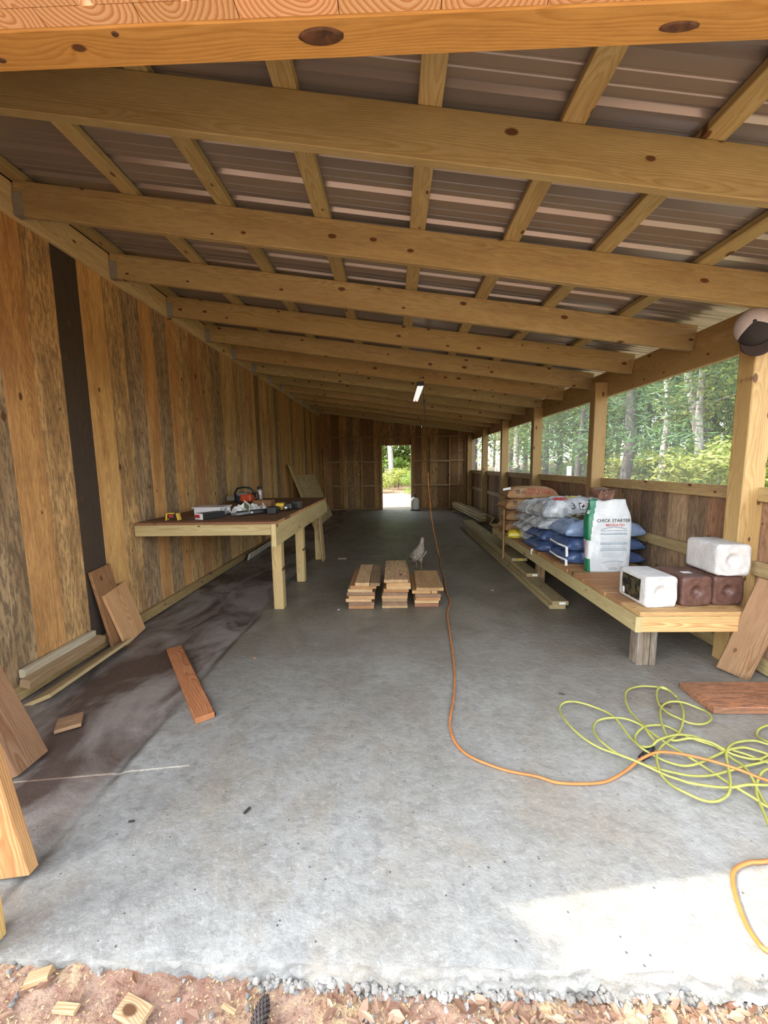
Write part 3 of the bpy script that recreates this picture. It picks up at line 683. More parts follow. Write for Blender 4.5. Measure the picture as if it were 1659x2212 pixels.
def bag_mesh(L, W, H, seed=0, puff=.55, crease=.010, flange=.03, sag=0.0, nu=60, nv=36, freq=14):
    """filled sack lying down: length along x, width along y, resting at z=0, sewn flat ends"""
    rr = random.Random(seed); so_ = Vector((rr.uniform(0, 50), rr.uniform(0, 50), 0))
    def prof(u, v):
        a = max(0., 1 - abs(u) ** 3.4) ** .62; b = max(0., 1 - abs(v) ** 3.0) ** .5; return a * b
    def P(u, v, top):
        e = prof(u, v); ends = smooth01((abs(u) - .45) / .5)
        pinch = 1 - .10 * ends * (1 - .5 * abs(v)) + .03 * noise.noise(Vector((u * 3, seed, 1)))
        x = L / 2 * u * (1 - .05 * (1 - abs(v) ** 2) * ends) ; y = W / 2 * v * pinch
        wr = noise.noise(Vector((u * 3.1, v * 5, 0)) + so_) * .9 + noise.noise(Vector((u * 7, v * freq, 3)) + so_) * (.35 + 1.0 * ends)
        fold = abs(noise.noise(Vector((u * 2.4 + v * 1.8, v * 4.2 - u * 2, 9)) + so_)); fold = max(0, .16 - fold) * -5
        if top: z = H * (.32 + .68 * e ** puff) * e ** .12 if e > 0 else .32 * H * 0
        else: z = H * .32 * (1 - e ** .30)
        if e <= 1e-6: z = .30 * H
        if abs(u) > .999: z = .30 * H
        k = e ** .5
        z += (wr + fold) * crease * (k if top else k * .1)
        y += crease * 1.2 * noise.noise(Vector((u * 6, v * 2, 5 + top)) + so_) * (1 if abs(v) > .8 else .3)
        z -= sag * (1 - (1 - abs(u)) ) ** 2 * H * .25
        return Vector((x, y, max(z, .0005)))
    mb = MB()
    us = [-cos(pi * i / (nu - 1)) * .999 if True else 0 for i in range(nu)]; us = [.6 * a + .4 * (2 * i / (nu - 1) - 1) for i, a in enumerate(us)]
    vv = [-cos(pi * j / (nv - 1)) for j in range(nv)]
    def layer(top): return [P(u, v, top) for u in us for v in vv]
    T = layer(True); B = layer(False); n = len(T)
    for i in range(nu):      # weld the rim
        for j in (0, nv - 1): B[i*nv+j] = T[i*nv+j].copy()
    for j in range(nv):
        for i in (0, nu - 1): B[i*nv+j] = T[i*nv+j].copy()
    fs = [(i*nv+j, (i+1)*nv+j, (i+1)*nv+j+1, i*nv+j+1) for i in range(nu-1) for j in range(nv-1)]
    fs += [(n+i*nv+j, n+i*nv+j+1, n+(i+1)*nv+j+1, n+(i+1)*nv+j) for i in range(nu-1) for j in range(nv-1)]
    vs = T + B
    for sgn, i in ((-1, 0), (1, nu - 1)):   # flat sewn flange
        k = len(vs)
        for j in range(nv): q = T[i*nv+j]; vs += [q.copy(), q + Vector((sgn * flange * (1 + .4 * noise.noise(Vector((j * .3, seed, 2)))), 0, .012 * noise.noise(Vector((j * .45, seed, 7))) - .004))]
        fs += [(k+2*j, k+2*j+1, k+2*j+3, k+2*j+2) for j in range(nv - 1)]
    mb.add(vs, fs); return mb
def place(mb, loc, rz=0, rx=0, ry=0):
    m = Matrix.Translation(Vector(loc)) @ Euler((rx, ry, rz)).to_matrix().to_4x4(); mb.v = [m @ q for q in mb.v]; return mb
def sack_mat(name, c1, c2, rough=.35, sc=7, spec=.5, coat=0.0, bump=.5, thr=(.45, .6)):
    t = NT(name); p = t.coord(); n = t.noise(p, sc, 4, .6, .4); n2 = t.noise(p, 22, 4, .6, 1.2)
    t.l(t.mix(t.ramp(n.outputs[0], [(thr[0], 0.0), (thr[1], 1.0)]), c1, c2), t.b.inputs['Base Color']); t.b.inputs['Roughness'].default_value = rough
    t.b.inputs['Specular IOR Level'].default_value = spec; t.b.inputs['Coat Weight'].default_value = coat; t.bump(t.math('ADD', n.outputs[0], t.math('MULTIPLY', n2.outputs[0], .5)), bump, .02); return t.m
M['kraft'] = sack_mat('brown_kraft_paper', (.36, .20, .095), (.43, .26, .13), .7, 9, .2)
M['bluebag'] = sack_mat('blue_plastic_sack', (.045, .075, .17), (.07, .11, .23), .28, 6, .6)
M['paleblue'] = sack_mat('pale_blue_plastic_sack', (.17, .24, .38), (.23, .31, .45), .25, 6, .6)
M['silver'] = sack_mat('silver_grey_plastic_sack', (.34, .36, .38), (.55, .57, .58), .25, 8, .6)
M['whitesack'] = sack_mat('white_woven_sack', (.50, .52, .52), (.60, .62, .62), .45, 7, .4)
M['camo'] = sack_mat('mottled_photo_print', (.03, .028, .022), (.34, .31, .24), .3, 16, .6, thr=(.48, .55))
M['green'] = plain('green_print', (.012, .16, .075), .35)
M['purple'] = plain('purple_print', (.16, .11, .20), .4)
M['yellowbag'] = sack_mat('yellow_plastic', (.55, .42, .02), (.70, .58, .06), .35)
M['paper'] = plain('white_paper', (.72, .71, .68), .8, var=.08)

# ================================================================ THE LOW BENCH ON THE RIGHT
BX0, BX1, BY0, BY1, BZ = 1.485, 2.15, 2.31, 5.72, .412
bench = empty('low_bench', (1.8, 4.0, 0), 'long low lumber bench along the right half wall holding feed bags and salt blocks', 'bench')
mb = MB(); y = BY0 - .02; i = 0; rr = random.Random(8)
while y < BY1:
    wd = rr.choice([.14, .185, .235, .14]); c = rr.choice([(.50, .29, .13), (.42, .25, .12), (.56, .38, .18), (.46, .25, .11)])
    mb.board((BX0 - .01 + rr.uniform(-.012, .012), y + wd/2, BZ - .013), (BX1, y + wd/2, BZ - .013), (0, 1, 0), wd - .004, .026, c, .25, .002, seed=2000 + i); y += wd; i += 1
mb.build('bench_top', M['cutoff'], bench)
mb = MB(); mb.board((BX0 - .005, BY0 - .02, .335), (BX0 - .005, BY1, .335), (0, 0, 1), .098, .038, (.46, .40, .21), .05, .003, seed=12, pith=(.0, .03)); mb.build('front_apron', M['lumber'], bench, label='greenish treated front apron with wavy grain')
mb = MB(); mb.board((BX0 + .015, BY0, .335), (BX1 - .03, BY0, .335), (0, 0, 1), .098, .038, (.62, .42, .20), .05, .003, seed=14, pith=(.01, .03)); mb.build('end_apron', M['cutoff'], bench, label='bright orange pine end apron')
for i, (y, c, wx) in enumerate([(2.47, (.30, .28, .24), .6), (4.22, (.34, .24, .13), .5), (5.55, (.34, .24, .13), .5)]):
    mb = MB()
    mb.board((1.592, y, 0), (1.592, y, .385), (0, 1, 0), .088, .040, c, wx, .006, seed=30 + i); mb.board((1.634, y + .004, 0), (1.634, y + .004, .385), (0, 1, 0), .088, .040, c, wx, .006, seed=40 + i)
    if i == 0: mb.board((1.675, y - .002, 0), (1.675, y - .002, .385), (0, 1, 0), .088, .040, c, wx, .006, seed=44)
    mb.build('leg', M['rough'], bench, label='weathered grey leg of doubled lumber' if i == 0 else None)
for i, y in enumerate((3.2, 4.9)):
    mb = MB(); mb.board((2.12, y, 0), (2.12, y, .385), (0, 1, 0), .088, .038, (.34, .24, .13), .4); mb.build('leg', M['rough'], bench)

# ---- feed sacks
def lying_bag(name, L, W, H, x, y, z, mat, label, cat='bag', group=None, rz=0, seed=0, **k):
    mb = place(bag_mesh(L, W, H, seed, **k), (x, y, z), rz)
    r = empty(name, (x, y, z), label, cat, group)
    b = mb.build('sack', M[mat], r, smooth=True); return r, b
def bagtext(r, b, txt, size, x, y, z, mat='black_print', u=(1, 0, 0), v=(0, .25, 1), nm='lettering', off=.0025): return stamp(text_geo(txt, size), nm, M[mat], r, b, (x, y, z), u, v, off)
NORM_V = (0, .45, 1)
# brown paper sacks, farthest stack
z = BZ; nlay = 4
lay = ['bottom', 'second', 'third', 'top']
for i in range(nlay):
    H = .162; dx = [0, .015, -.01, .02][i]
    r, b = lying_bag('feed_sack', .66, .40, H, 1.80 + dx, 5.30 - .01 * i, z, 'kraft', 'brown paper feed sack, %s of the brown stack at the far end of the bench' % lay[i], group='brown paper feed sacks', seed=10 + i, crease=.008, rz=[.02, -.02, .03, -.03][i], puff=.42)
    yb = 5.30 - .01 * i - .17
    stamp(mono(.055), 'printed_monogram', M['black_print'], r, b, (1.60 + dx, yb, z + .095), (1, 0, 0), NORM_V)
    if i == 3:
        bagtext(r, b, 'FREE RANGE', .054, 1.875 + dx, yb - .0, z + .118, 'red_print', v=NORM_V); bagtext(r, b, 'CATTLE CUBES', .054, 1.875 + dx, yb, z + .066, 'red_print', v=NORM_V)
        bagtext(r, b, 'Tucker\nMilling', .026, 1.675 + dx, yb, z + .09, 'black_print', v=NORM_V)
    z += .147
mb = MB()
mb.board((1.44, 5.13, .98), (1.55, 5.17, .995), (0, 0, 1), .03, .006, (.6, .5, .36)); mb.build('paper_tag', M['paper'], label='folded pale paper strip sticking up at the left end of the brown stack', cat='tag')
# purple-marked white bag and the bags under it
grey = [('silver', .47, 1.86, .412, 'silver plastic bag at the bottom of the middle stack'), ('silver', .46, 1.84, .515, 'crumpled silver plastic bag, second from the bottom of the middle stack'),
        ('silver', .46, 1.87, .615, 'silver plastic bag, third from the bottom of the middle stack'), ('whitesack', .46, 1.87, .715, 'white bag with a purple patch on top of the middle stack')]
for i, (m_, W_, x_, z_, lb) in enumerate(grey):
    r, b = lying_bag('feed_bag', .70, .42, .135 if i < 3 else .18, x_, 4.66 + .01 * (i % 2), z_, m_, lb, group='bags of the middle stack', seed=40 + i, crease=.018, freq=20, puff=.5)
    if i == 3:
        stamp(poly_geo([(-.09, -.04, .09, .04)]), 'purple_patch', M['purple'], r, b, (1.98, 4.55, z_ + .17), (1, .05, 0), (0, .8, .6)); bagtext(r, b, '33', .10, 1.70, 4.50, z_ + .15, 'black_print', v=(0, .8, .6))
# stack of bags in front: two blue, two grey, the white one with the 3
defs = [('bluebag', .13, .412, 1.83, 'dark blue plastic bag at the bottom of the stack behind the front blue bags'), ('bluebag', .13, .525, 1.85, 'dark blue plastic bag second from the bottom behind the pale blue bag'),
        ('silver', .135, .64, 1.83, 'wrinkled silver bag directly under the bag printed with a 3'), ('silver', .215, .75, 1.86, 'shiny grey feed bag printed with a large 3 and small picture squares')]
for i, (m_, H, z_, x_, lb) in enumerate(defs):
    r, b = lying_bag('feed_bag', .74, .44, H, x_, 4.12, z_, m_, lb, group='bags of the second stack', seed=60 + i, crease=.02 if i > 1 else .012, freq=20, rz=.03 * (i % 2), puff=.5)
    if i == 3:
        yb = 3.96; vv = (0, .55, 1); zz = z_ + .105
        bagtext(r, b, '3', .105, 1.80, yb, zz, 'black_print', v=vv)
        for j in range(5):
            xx = 1.895 + j * .085; m2 = 'red_print' if j == 1 else 'white_print'
            stamp(poly_geo([(-.036, -.036, .036, .036)]), 'picture_square', M['black_print' if j != 1 else 'red_print'], r, b, (xx, yb, zz), (1, 0, 0), vv, .0022)
            if j != 1: stamp(poly_geo([(-.031, -.031, .031, .031)]), 'picture_square', M['paper'], r, b, (xx, yb, zz), (1, 0, 0), vv, .0034)
            stamp(poly_geo([(-.018, -.014, .012, .002), (.0, -.006, .02, .018), (-.012, -.026, -.006, -.012)]), 'picture_square', M['black_print'], r, b, (xx, yb, zz), (1, 0, 0), vv, .0046)
        stamp(poly_geo([(-.10, -.04, .04, .035)]), 'red_patch', M['red_print'], r, b, (1.74, 4.02, z_ + .19), (1, .15, 0), (0, .9, .4)); 
        stamp(poly_geo([(-.07, -.03, .07, .02)]), 'yellow_patch', M['yellowbag'], r, b, (1.86, 4.08, z_ + .20), (1, .15, 0), (0, .9, .4))
# front stack: two blue bags and the pale blue one
for i, (z_, H, m_, lb) in enumerate([(.412, .135, 'bluebag', 'blue feed bag at the bottom of the nearest stack'), (.53, .135, 'bluebag', 'blue feed bag in the middle of the nearest stack, pale monogram on its side'),
                                     (.65, .165, 'paleblue', 'pale blue feed bag on top of the nearest stack lettered Flo')]):
    r, b = lying_bag('feed_bag', .70, .40, H, 1.875, 3.61, z_, m_, lb, group='blue bags of the nearest stack', seed=80 + i, crease=.010, rz=[.0, .015, -.02][i], puff=.45)
    yb = 3.43
    if i < 2:
        stamp(mono(.06), 'printed_monogram', M['paleblue'], r, b, (1.70 + .02 * i, yb, z_ + .075), (1, 0, 0), NORM_V); bagtext(r, b, 'Tucker\nMilling', .028, 1.78, yb, z_ + .075, 'paleblue', v=NORM_V)
        mb = MB(); y0 = 3.40 + .05 * i
        pts = [Vector((1.545, 3.80, z_ + .06)), Vector((1.50, 3.70, z_ + .065)), Vector((1.50, 3.52, z_ + .055)), Vector((1.525, 3.40, z_ + .05))]
        for a_, b_ in zip(pts, pts[1:]): mb.board(a_, b_, (0, .2, 1), .016, .003, (.6, .6, .6))
        mb.board(pts[-1], pts[-1] + Vector((.0, -.012, -.085)), (1, .3, 0), .026, .003, (.7, .7, .7)); mb.build('seam_tape', M['paper'], r, label='white seam tape with a dangling end')
    else:
        bagtext(r, b, 'Flo', .055, 1.90, yb, z_ + .08, 'black_print', v=NORM_V); bagtext(r, b, 'Tucker Milling', .024, 1.74, yb, z_ + .085, 'white_print', v=NORM_V)
r, b = lying_bag('folded_bag', .46, .24, .05, 1.90, 3.63, .795, 'camo', 'mottled black and white plastic bag lying across the pale blue bag', 'bag', seed=95, crease=.014, freq=22, rz=.05)
r, b = lying_bag('yellow_bag', .16, .15, .10, 1.485, 4.75, .412, 'yellowbag', 'small crumpled yellow bag at the front edge of the bench', 'bag', seed=97, crease=.016, freq=18, rz=1.2, flange=.015, nu=26, nv=18)
mb = MB(); mb.board((1.435, 5.05, .0), (1.455, 5.12, .72), (0, 1, 0), .035, .02, (.46, .30, .15), .3); mb.build('wooden_stake', M['rough'], label='thin upright wooden stake against the bench edge by the brown sacks', cat='stake')
for i, (x, y) in enumerate([(1.47, 4.10)]):
    mb = MB(); mb.board((x, y, .405), (x - .012, y - .04, .36), (1, 0, 0), .02, .002, (.8, .8, .8)); mb.board((x, y, .405), (x + .08, y - .1, .44), (0, 0, 1), .014, .002, (.7, .7, .7)); mb.build('paper_tag', M['paper'], label='white paper tag dangling over the bench apron at the left of the blue bags', cat='tag')
# standing white bag
def standing_bag():
    x0, x1, yf, z0, Hh = 1.615, 1.955, 3.175, BZ, .60; D = .10
    r = empty('feed_bag', ((x0+x1)/2, yf + D/2, z0), 'upright white feed bag with green side lettered CHICK STARTER', 'bag')
    mb = MB(); nu, nz = 72, 44; vs = []
    for k in range(nz):
        q = k / (nz - 1); z = z0 + Hh * q
        top = smooth01((q - .72) / .28); wd = (x1 - x0) / 2 * (1 + .05 * sin(pi * q * .9) - .13 * top); dp = D / 2 * (1 + .25 * sin(pi * q) - .62 * top); cx = (x0 + x1) / 2 - .01 * q; cy = yf + D / 2 + .03 * q
        for i in range(nu):
            a = 2 * pi * i / nu; c, s_ = cos(a), sin(a); e = .38
            px = math.copysign(abs(c) ** e, c) * wd; py = math.copysign(abs(s_) ** e, s_) * dp
            nn = noise.noise(Vector((px * 9, py * 9, z * 5))) * .008 + noise.noise(Vector((px * 22 + 4, z * 7, py * 15))) * .006 * (.5 + 1.4 * top + .8 * (1 - q))
            d = Vector((c, s_, 0)); vs.append(Vector((cx + px, cy + py, z + .012 * top * noise.noise(Vector((px * 14, 2, 1))) )) + d * nn)
    fs = [(k*nu+i, k*nu+(i+1) % nu, (k+1)*nu+(i+1) % nu, (k+1)*nu+i) for k in range(nz-1) for i in range(nu)] + [tuple(range(nu-1, -1, -1)), tuple((nz-1)*nu+k for k in range(nu))]
    mi = []
    mb.add(vs, fs, None)
    for fi in range((nz - 1) * nu):
        q = (fi // nu) / (nz - 1); a = 360 * (fi % nu + .5) / nu
        if (140 < a < 222 and not .18 < q < .42) or (222 <= a < 222 + (q - .42) * 55): mb.mi[fi] = 1
    b = mb.build('sack', [M['whitesack'], M['green']], r, smooth=True)
    cx = (x0 + x1) / 2 + .02; Y = yf
    bagtext(r, b, 'CHICK STARTER', .037, cx - .004, Y, z0 + .43, 'black_print', v=(0, 0, 1)); bagtext(r, b, 'MEDICATED', .028, cx + .01, Y, z0 + .393, 'red_print', v=(0, 0, 1))
    rects = []
    for h in (.345, .325, .315, .245, .235, .195, .182): rects.append((-.11, h, .11, h + .004))
    stamp(poly_geo(rects), 'printed_lines', M['blue_print'], r, b, (cx, Y, z0), (1, 0, 0), (0, 0, 1))
    fine = [(-.105, .255 + .007 * k, .10, .2575 + .007 * k) for k in range(7)] + [(-.10, .205 + .007 * k, .105, .2075 + .007 * k) for k in range(3)] + [(-.09, .13 + .008 * k, .09, .1322 + .008 * k) for k in range(5)]
    stamp(poly_geo(fine), 'fine_print', M['silver'], r, b, (cx, Y, z0), (1, 0, 0), (0, 0, 1), .0018)
    arcs = []
    for j in range(24):
        a = -1 + 2 * j / 24; arcs.append((a * .105, .355 + .02 * (1 - a * a), (a + 1/12) * .105, .359 + .02 * (1 - a * a))); arcs.append((a * .09, .08 + .014 * (1 - a * a), (a + 1/12) * .09, .083 + .014 * (1 - a * a)))
    stamp(poly_geo(arcs), 'printed_lines', M['blue_print'], r, b, (cx, Y, z0), (1, 0, 0), (0, 0, 1))
    stamp(poly_geo([(-.03, .035, .03, .038), (-.02, .02, .02, .023), (-.03, .02, -.027, .038), (.027, .02, .03, .038)]), 'printed_lines', M['blue_print'], r, b, (cx, Y, z0), (1, 0, 0), (0, 0, 1))
    stamp(text_geo('STARTER', .036), 'lettering', M['red_print'], r, b, (x0 - .02, Y + .07, z0 + .19), (0, 0, 1), (0, 1, 0))
    stamp(poly_geo([(-.02, -.015, .02, .015)]), 'white_patch', M['paper'], r, b, (x0 - .02, Y + .05, z0 + .50), (0, -1, 0), (0, 0, 1))
    return r
standing_bag()
mb = MB()
def rb(u, v): return (0, 0, 0)
def rounded_block(W_, H_, L_, rad, dimple=0.0, drad=.05, n=10, seed=0, rough=.0015):
    """block lying on its side: square face towards -y with a round dimple"""
    prof = []
    for (cx, cz, a0) in [(W_/2 - rad, H_/2 - rad, 0), (-W_/2 + rad, H_/2 - rad, 90), (-W_/2 + rad, -H_/2 + rad, 180), (W_/2 - rad, -H_/2 + rad, 270)]:
        for k in range(7): a = radians(a0 + k * 15); prof.append((cx + rad * cos(a), cz + rad * sin(a)))
    N = len(prof); vs = []; rings = [(0.93, .0), (.985, .004), (1.0, .012), (1.0, .03), (1.0, L_ * .33), (1.0, L_ * .66), (1.0, L_ - .02), (.985, L_ - .005), (.95, L_)]
    for (s_, y) in rings:
        for (x, z) in prof:
            q = Vector((x * s_, y, z * s_)); vs.append(q + q.normalized() * rough * noise.noise(q * 30 + Vector((seed, 0, 0))) * 3)
    fs = [(i*N+k, i*N+(k+1) % N, (i+1)*N+(k+1) % N, (i+1)*N+k) for i in range(len(rings)-1) for k in range(N)] + [tuple((len(rings)-1)*N+k for k in range(N))]
    # face: concentric rings blending from rounded square to circle, sunk bowl in the middle
    prev = 0; K = 12; base = 0
    for j in range(1, K + 1):
        q = 1 - j / K; st = len(vs)
        for k, (x, z) in enumerate(prof):
            aa = math.atan2(z, x); a = radians(45) * 0 + 2 * pi * k / N + math.atan2(prof[0][1], prof[0][0]) ; dl = (aa - a + pi) % (2 * pi) - pi; a += dl * max(0, 1 - (1 - q) / .3); r0 = math.hypot(x, z) * .93; rr_ = drad * q * 1.0; t = j / K
            if q > .45: rad_ = r0 + (drad * 1.15 - r0) * ((1 - q) / .55); y = .0 + (.006 if .80 < q < .95 else 0) * -.5
            else: rad_ = drad * 1.15 * q / .45; w_ = rad_ / (drad * 1.15); y = dimple * (1 - w_ ** 2.2) ** .5 if w_ < 1 else 0
            y += rough * 2 * noise.noise(Vector((cos(a) * rad_ * 40, sin(a) * rad_ * 40, seed)))
            vs.append(Vector((cos(a) * rad_, y, sin(a) * rad_)))
        fs += [(base + k, base + (k+1) % N, st + (k+1) % N, st + k) for k in range(N)]; base = st
    fs.append(tuple(base + k for k in range(N)))
    m = MB(); m.add(vs, fs); return m
def salt_mat(name, a, b, rough): return sack_mat(name, a, b, rough, 14, .4, 0, .35, (.35, .65))
M['saltw'] = salt_mat('white_salt', (.46, .445, .43), (.56, .55, .53), .5); M['saltb'] = salt_mat('brown_mineral', (.085, .040, .030), (.13, .066, .050), .45)
M['label_dark'] = sack_mat('dark_printed_label', (.012, .012, .012), (.08, .065, .03), .3, 30, .4)
for nm, x, y, z, ry, mt, lb in [('salt_block', 1.655, 2.365, BZ, 0, 'saltw', 'white salt block with a dark side label, left end of the bench row'),
                                ('mineral_block', 1.886, 2.385, BZ, 0, 'saltb', 'brown mineral block between the white block and the other brown one'),
                                ('mineral_block', 2.092, 2.40, BZ, 0, 'saltb', 'brown mineral block at the right under the upper white block'),
                                ('salt_block', 2.085, 2.375, BZ + .197, .03, 'saltw', 'shrink-wrapped white salt block on top of the brown ones')]:
    W_ = .20 if mt == 'saltw' else .19; Hh = .198 if nm == 'salt_block' else .19
    r = empty(nm, (x, y, z), lb, 'block', 'salt and mineral blocks')
    m = rounded_block(W_, Hh, .27, .026, .022 if mt == 'saltw' else .03, .034 if mt == 'saltw' else .028, seed=x * 10)
    m = place(m, (x, y, z + Hh / 2 + .001), -.05 if z > .5 else .02, 0, 0); b = m.build('block', M[mt], r, smooth=True)
    if lb.startswith('white'): stamp(poly_geo([(-.11, -.07, .075, .07)]), 'label_panel', M['label_dark'], r, b, (x - .11, y + .12, z + .10), (0, -1, 0), (0, 0, 1)); stamp(poly_geo([(-.012, -.02, .012, .02)]), 'barcode_label', M['paper'], r, b, (x - .11, y + .21, z + .055), (0, -1, 0), (0, 0, 1), .0035)
    if lb.startswith('brown mineral block between'): stamp(poly_geo([(-.03, -.02, .03, .02)]), 'paper_label', M['paper'], r, b, (x, y + .10, z + .2), (1, 0, 0), (0, 1, 0))
m = rounded_block(.15, .07, .12, .012, 0, .02, seed=3, rough=.005); place(m, (1.745, 3.20, 1.055), .25, .18); m.build('mineral_block', salt_mat('dark_brown_crumbly', (.07, .035, .022), (.20, .10, .07), .5), label='small dark brown crumbly block lying on top of the upright white bag', cat='block', smooth=True)

# ================================================================ WORKBENCH ON THE LEFT
WX0, WX1, WY0, WY1, WZ = -2.185, -1.01, 3.20, 5.55, .868
wb = empty('workbench', (-1.6, 4.35, 0), 'wooden workbench built against the left wall with tools on its dark plank top', 'workbench')
mb = MB(); y = WY0 - .03; i = 0; rr = random.Random(18)
while y < WY1:
    wd = rr.choice([.14, .185, .235]); c = rr.choice([(.24, .12, .06), (.19, .10, .055), (.28, .15, .075)])
    mb.board((WX0, y + wd/2, WZ - .014), (WX1 + .018 + rr.uniform(-.006, .006), y + wd/2, WZ - .014), (0, 1, 0), wd - .004, .026, c, .35, .002, seed=2100 + i)
    if True: mb.board((WX1 + .012, y + wd/2, WZ - .014), (WX1 + .024 + rr.uniform(-.006, .008), y + wd/2, WZ - .014), (0, 1, 0), wd - .012, .024, (.55, .32, .15), .05, .001, seed=2150 + i)
    y += wd; i += 1
mb.build('tabletop', M['cutoff'], wb)
mb = MB(); t_ = .019; zt, zb = .846, .655
vs = [(WX1 - t_, WY0 - .03, zb), (WX1 - t_, WY1 + .14, zb), (WX1 - t_, WY1, zt), (WX1 - t_, WY0 - .03, zt)]; vs += [(x + 2*t_, y, z) for (x, y, z) in vs]
mb.add(vs, [(0, 3, 2, 1), (4, 5, 6, 7), (0, 1, 5, 4), (1, 2, 6, 5), (2, 3, 7, 6), (3, 0, 4, 7)], [Vector((y + 3, z - .75, .05 + x - WX1)) for (x, y, z) in vs], (.56, .46, .24, .05)); mb.build('front_apron', M['lumber'], wb, label='pale yellow wide front apron')
mb = MB(); mb.board((WX0, WY0 - .02, .80), (WX1 - .02, WY0 - .02, .80), (0, 0, 1), .092, .038, (.50, .41, .21), .05, .003, seed=2200); mb.build('end_apron', M['lumber'], wb)
for i, y in enumerate((3.50, 4.36, 5.42)):
    mb = MB(); mb.board((-1.085, y, 0), (-1.085, y, .84), (1, 0, 0), .092, .092, (.56, .42, .20), .03, .004, seed=2210 + i); mb.build('leg', M['lumber'], wb)
mb = MB(); mb.board((-1.0, 5.34, .0), (-1.045, 5.36, .66), (0, 1, 0), .20, .012, (.5, .38, .2), .2); mb.build('thin_board', M['cutoff'], label='thin board edge leaning on the far leg of the workbench', cat='board')

def bm_box(lo, hi, mat, name, par, lab=None, bev=.003, rz=0, c=None, rx=0, ry=0):
    mb = MB(); mb.box(lo, hi)
    if rz or rx or ry:
        c = Vector(c if c else ((lo[0]+hi[0])/2, (lo[1]+hi[1])/2, lo[2])); m = Euler((rx, ry, rz)).to_matrix(); mb.v = [m @ (q - c) + c for q in mb.v]
    return mb.build(name, M[mat] if isinstance(mat, str) else mat, par, label=lab, bevel=bev)
M['yellow'] = plain('yellow_tool_plastic', (.62, .40, .03), .4); M['orange'] = plain('orange_red_plastic', (.55, .07, .02), .35, coat=.3); M['greyp'] = plain('grey_plastic', (.16, .16, .165), .45)
M['clear'] = plain('cloudy_clear_plastic', (.62, .60, .60), .25, var=.1); M['steel'] = plain('bare_steel', (.5, .5, .5), .3, .9)
Z = WZ
# yellow tool
r = empty('tool_holder', (-1.93, 3.36, Z), 'small yellow tool with a black and red label at the near left of the workbench', 'tool')
mb = MB(); 
for x in (-1.995, -1.885): mb.board((x, 3.32, Z + .002), (x + (.012 if x < -1.9 else -.012), 3.32, Z + .062), (0, 1, 0), .05, .012, (.6, .4, .05)); 
mb.build('yellow_case', M['yellow'], r, bevel=.003)
bm_box((-1.98, 3.30, Z + .02), (-1.90, 3.345, Z + .055), 'black', 'black_body', r); bm_box((-1.965, 3.296, Z + .028), (-1.925, 3.301, Z + .048), 'red_print', 'red_label', r, bev=0); bm_box((-1.985, 3.31, Z + .054), (-1.93, 3.335, Z + .066), 'yellow', 'yellow_grip', r)
# boxes
r = empty('screw_box', (-1.70, 3.42, Z), 'small black cardboard box with a red and white end standing on the workbench', 'box')
bm_box((-1.765, 3.33, Z + .001), (-1.665, 3.56, Z + .056), 'black', 'carton', r, rz=-.5, c=(-1.715, 3.33, Z)); bm_box((-1.765, 3.326, Z + .002), (-1.665, 3.331, Z + .055), 'paper', 'white_end', r, rz=-.5, c=(-1.715, 3.33, Z), bev=0); bm_box((-1.762, 3.322, Z + .016), (-1.70, 3.3265, Z + .044), 'red_print', 'red_label', r, rz=-.5, c=(-1.715, 3.33, Z), bev=0)
r = empty('plastic_tray', (-1.75, 3.66, Z), 'cloudy clear plastic tray behind the black cardboard box', 'tray'); mb = MB()
for a_, b_ in [((-1.88, 3.56, .002), (-1.62, 3.78, .006)), ((-1.88, 3.56, .002), (-1.876, 3.78, .085)), ((-1.624, 3.56, .002), (-1.62, 3.78, .085)), ((-1.88, 3.56, .002), (-1.62, 3.564, .085)), ((-1.88, 3.776, .002), (-1.62, 3.78, .085)), ((-1.89, 3.55, .078), (-1.61, 3.79, .086))]:
    mb.box((a_[0], a_[1], Z + a_[2]), (b_[0], b_[1], Z + b_[2]))
mb.build('tray', M['clear'], r)
def crumple(name, c, sx, sy, h, mat, lab, cat, seed, rz=0):
    mb = MB(); c = Vector(c)
    def fn(u, v):
        x = (u - .5) * sx; y = (v - .5) * sy; z = .004 + h * abs(noise.noise(Vector((u * 3.2, v * 3.2, seed)))) * 1.8 + .3 * h * abs(noise.noise(Vector((u * 9, v * 9, seed))))
        q = Matrix.Rotation(rz, 3, 'Z') @ Vector((x + .1 * sx * noise.noise(Vector((u * 2, v * 5, seed))), y, z)); return c + q
    mb.grid(fn, 22, 18); o = mb.build(name, M[mat], label=lab, cat=cat, recalc=False); sm = o.modifiers.new('s', 'SOLIDIFY'); sm.thickness = .0008; return o
crumple('crumpled_paper', (-1.50, 3.72, Z), .20, .26, .075, 'paper', 'crumpled white paper in the middle of the workbench', 'paper', 3); crumple('instruction_sheet', (-1.42, 3.98, Z), .16, .22, .06, 'paper', 'torn white sheet behind the crumpled paper on the workbench', 'paper', 8, .5)
# card leaning
r = empty('seed_packet', (-1.42, 3.62, Z), 'white and green card standing on edge before the chainsaw', 'card')
mb = MB(); mb.board((-1.455, 3.70, Z + .10), (-1.365, 3.60, Z + .065), (0, 0, 1), .085, .003, (.7, .7, .7)); b = mb.build('card', M['paper'], r); 
mb = MB(); mb.board((-1.447, 3.688, Z + .094), (-1.373, 3.604, Z + .066), (0, 0, 1), .05, .0045, (.3, .4, .2)); mb.build('green_picture', plain('green_grey_print', (.16, .22, .10), .6, var=.6, nscale=60), r)
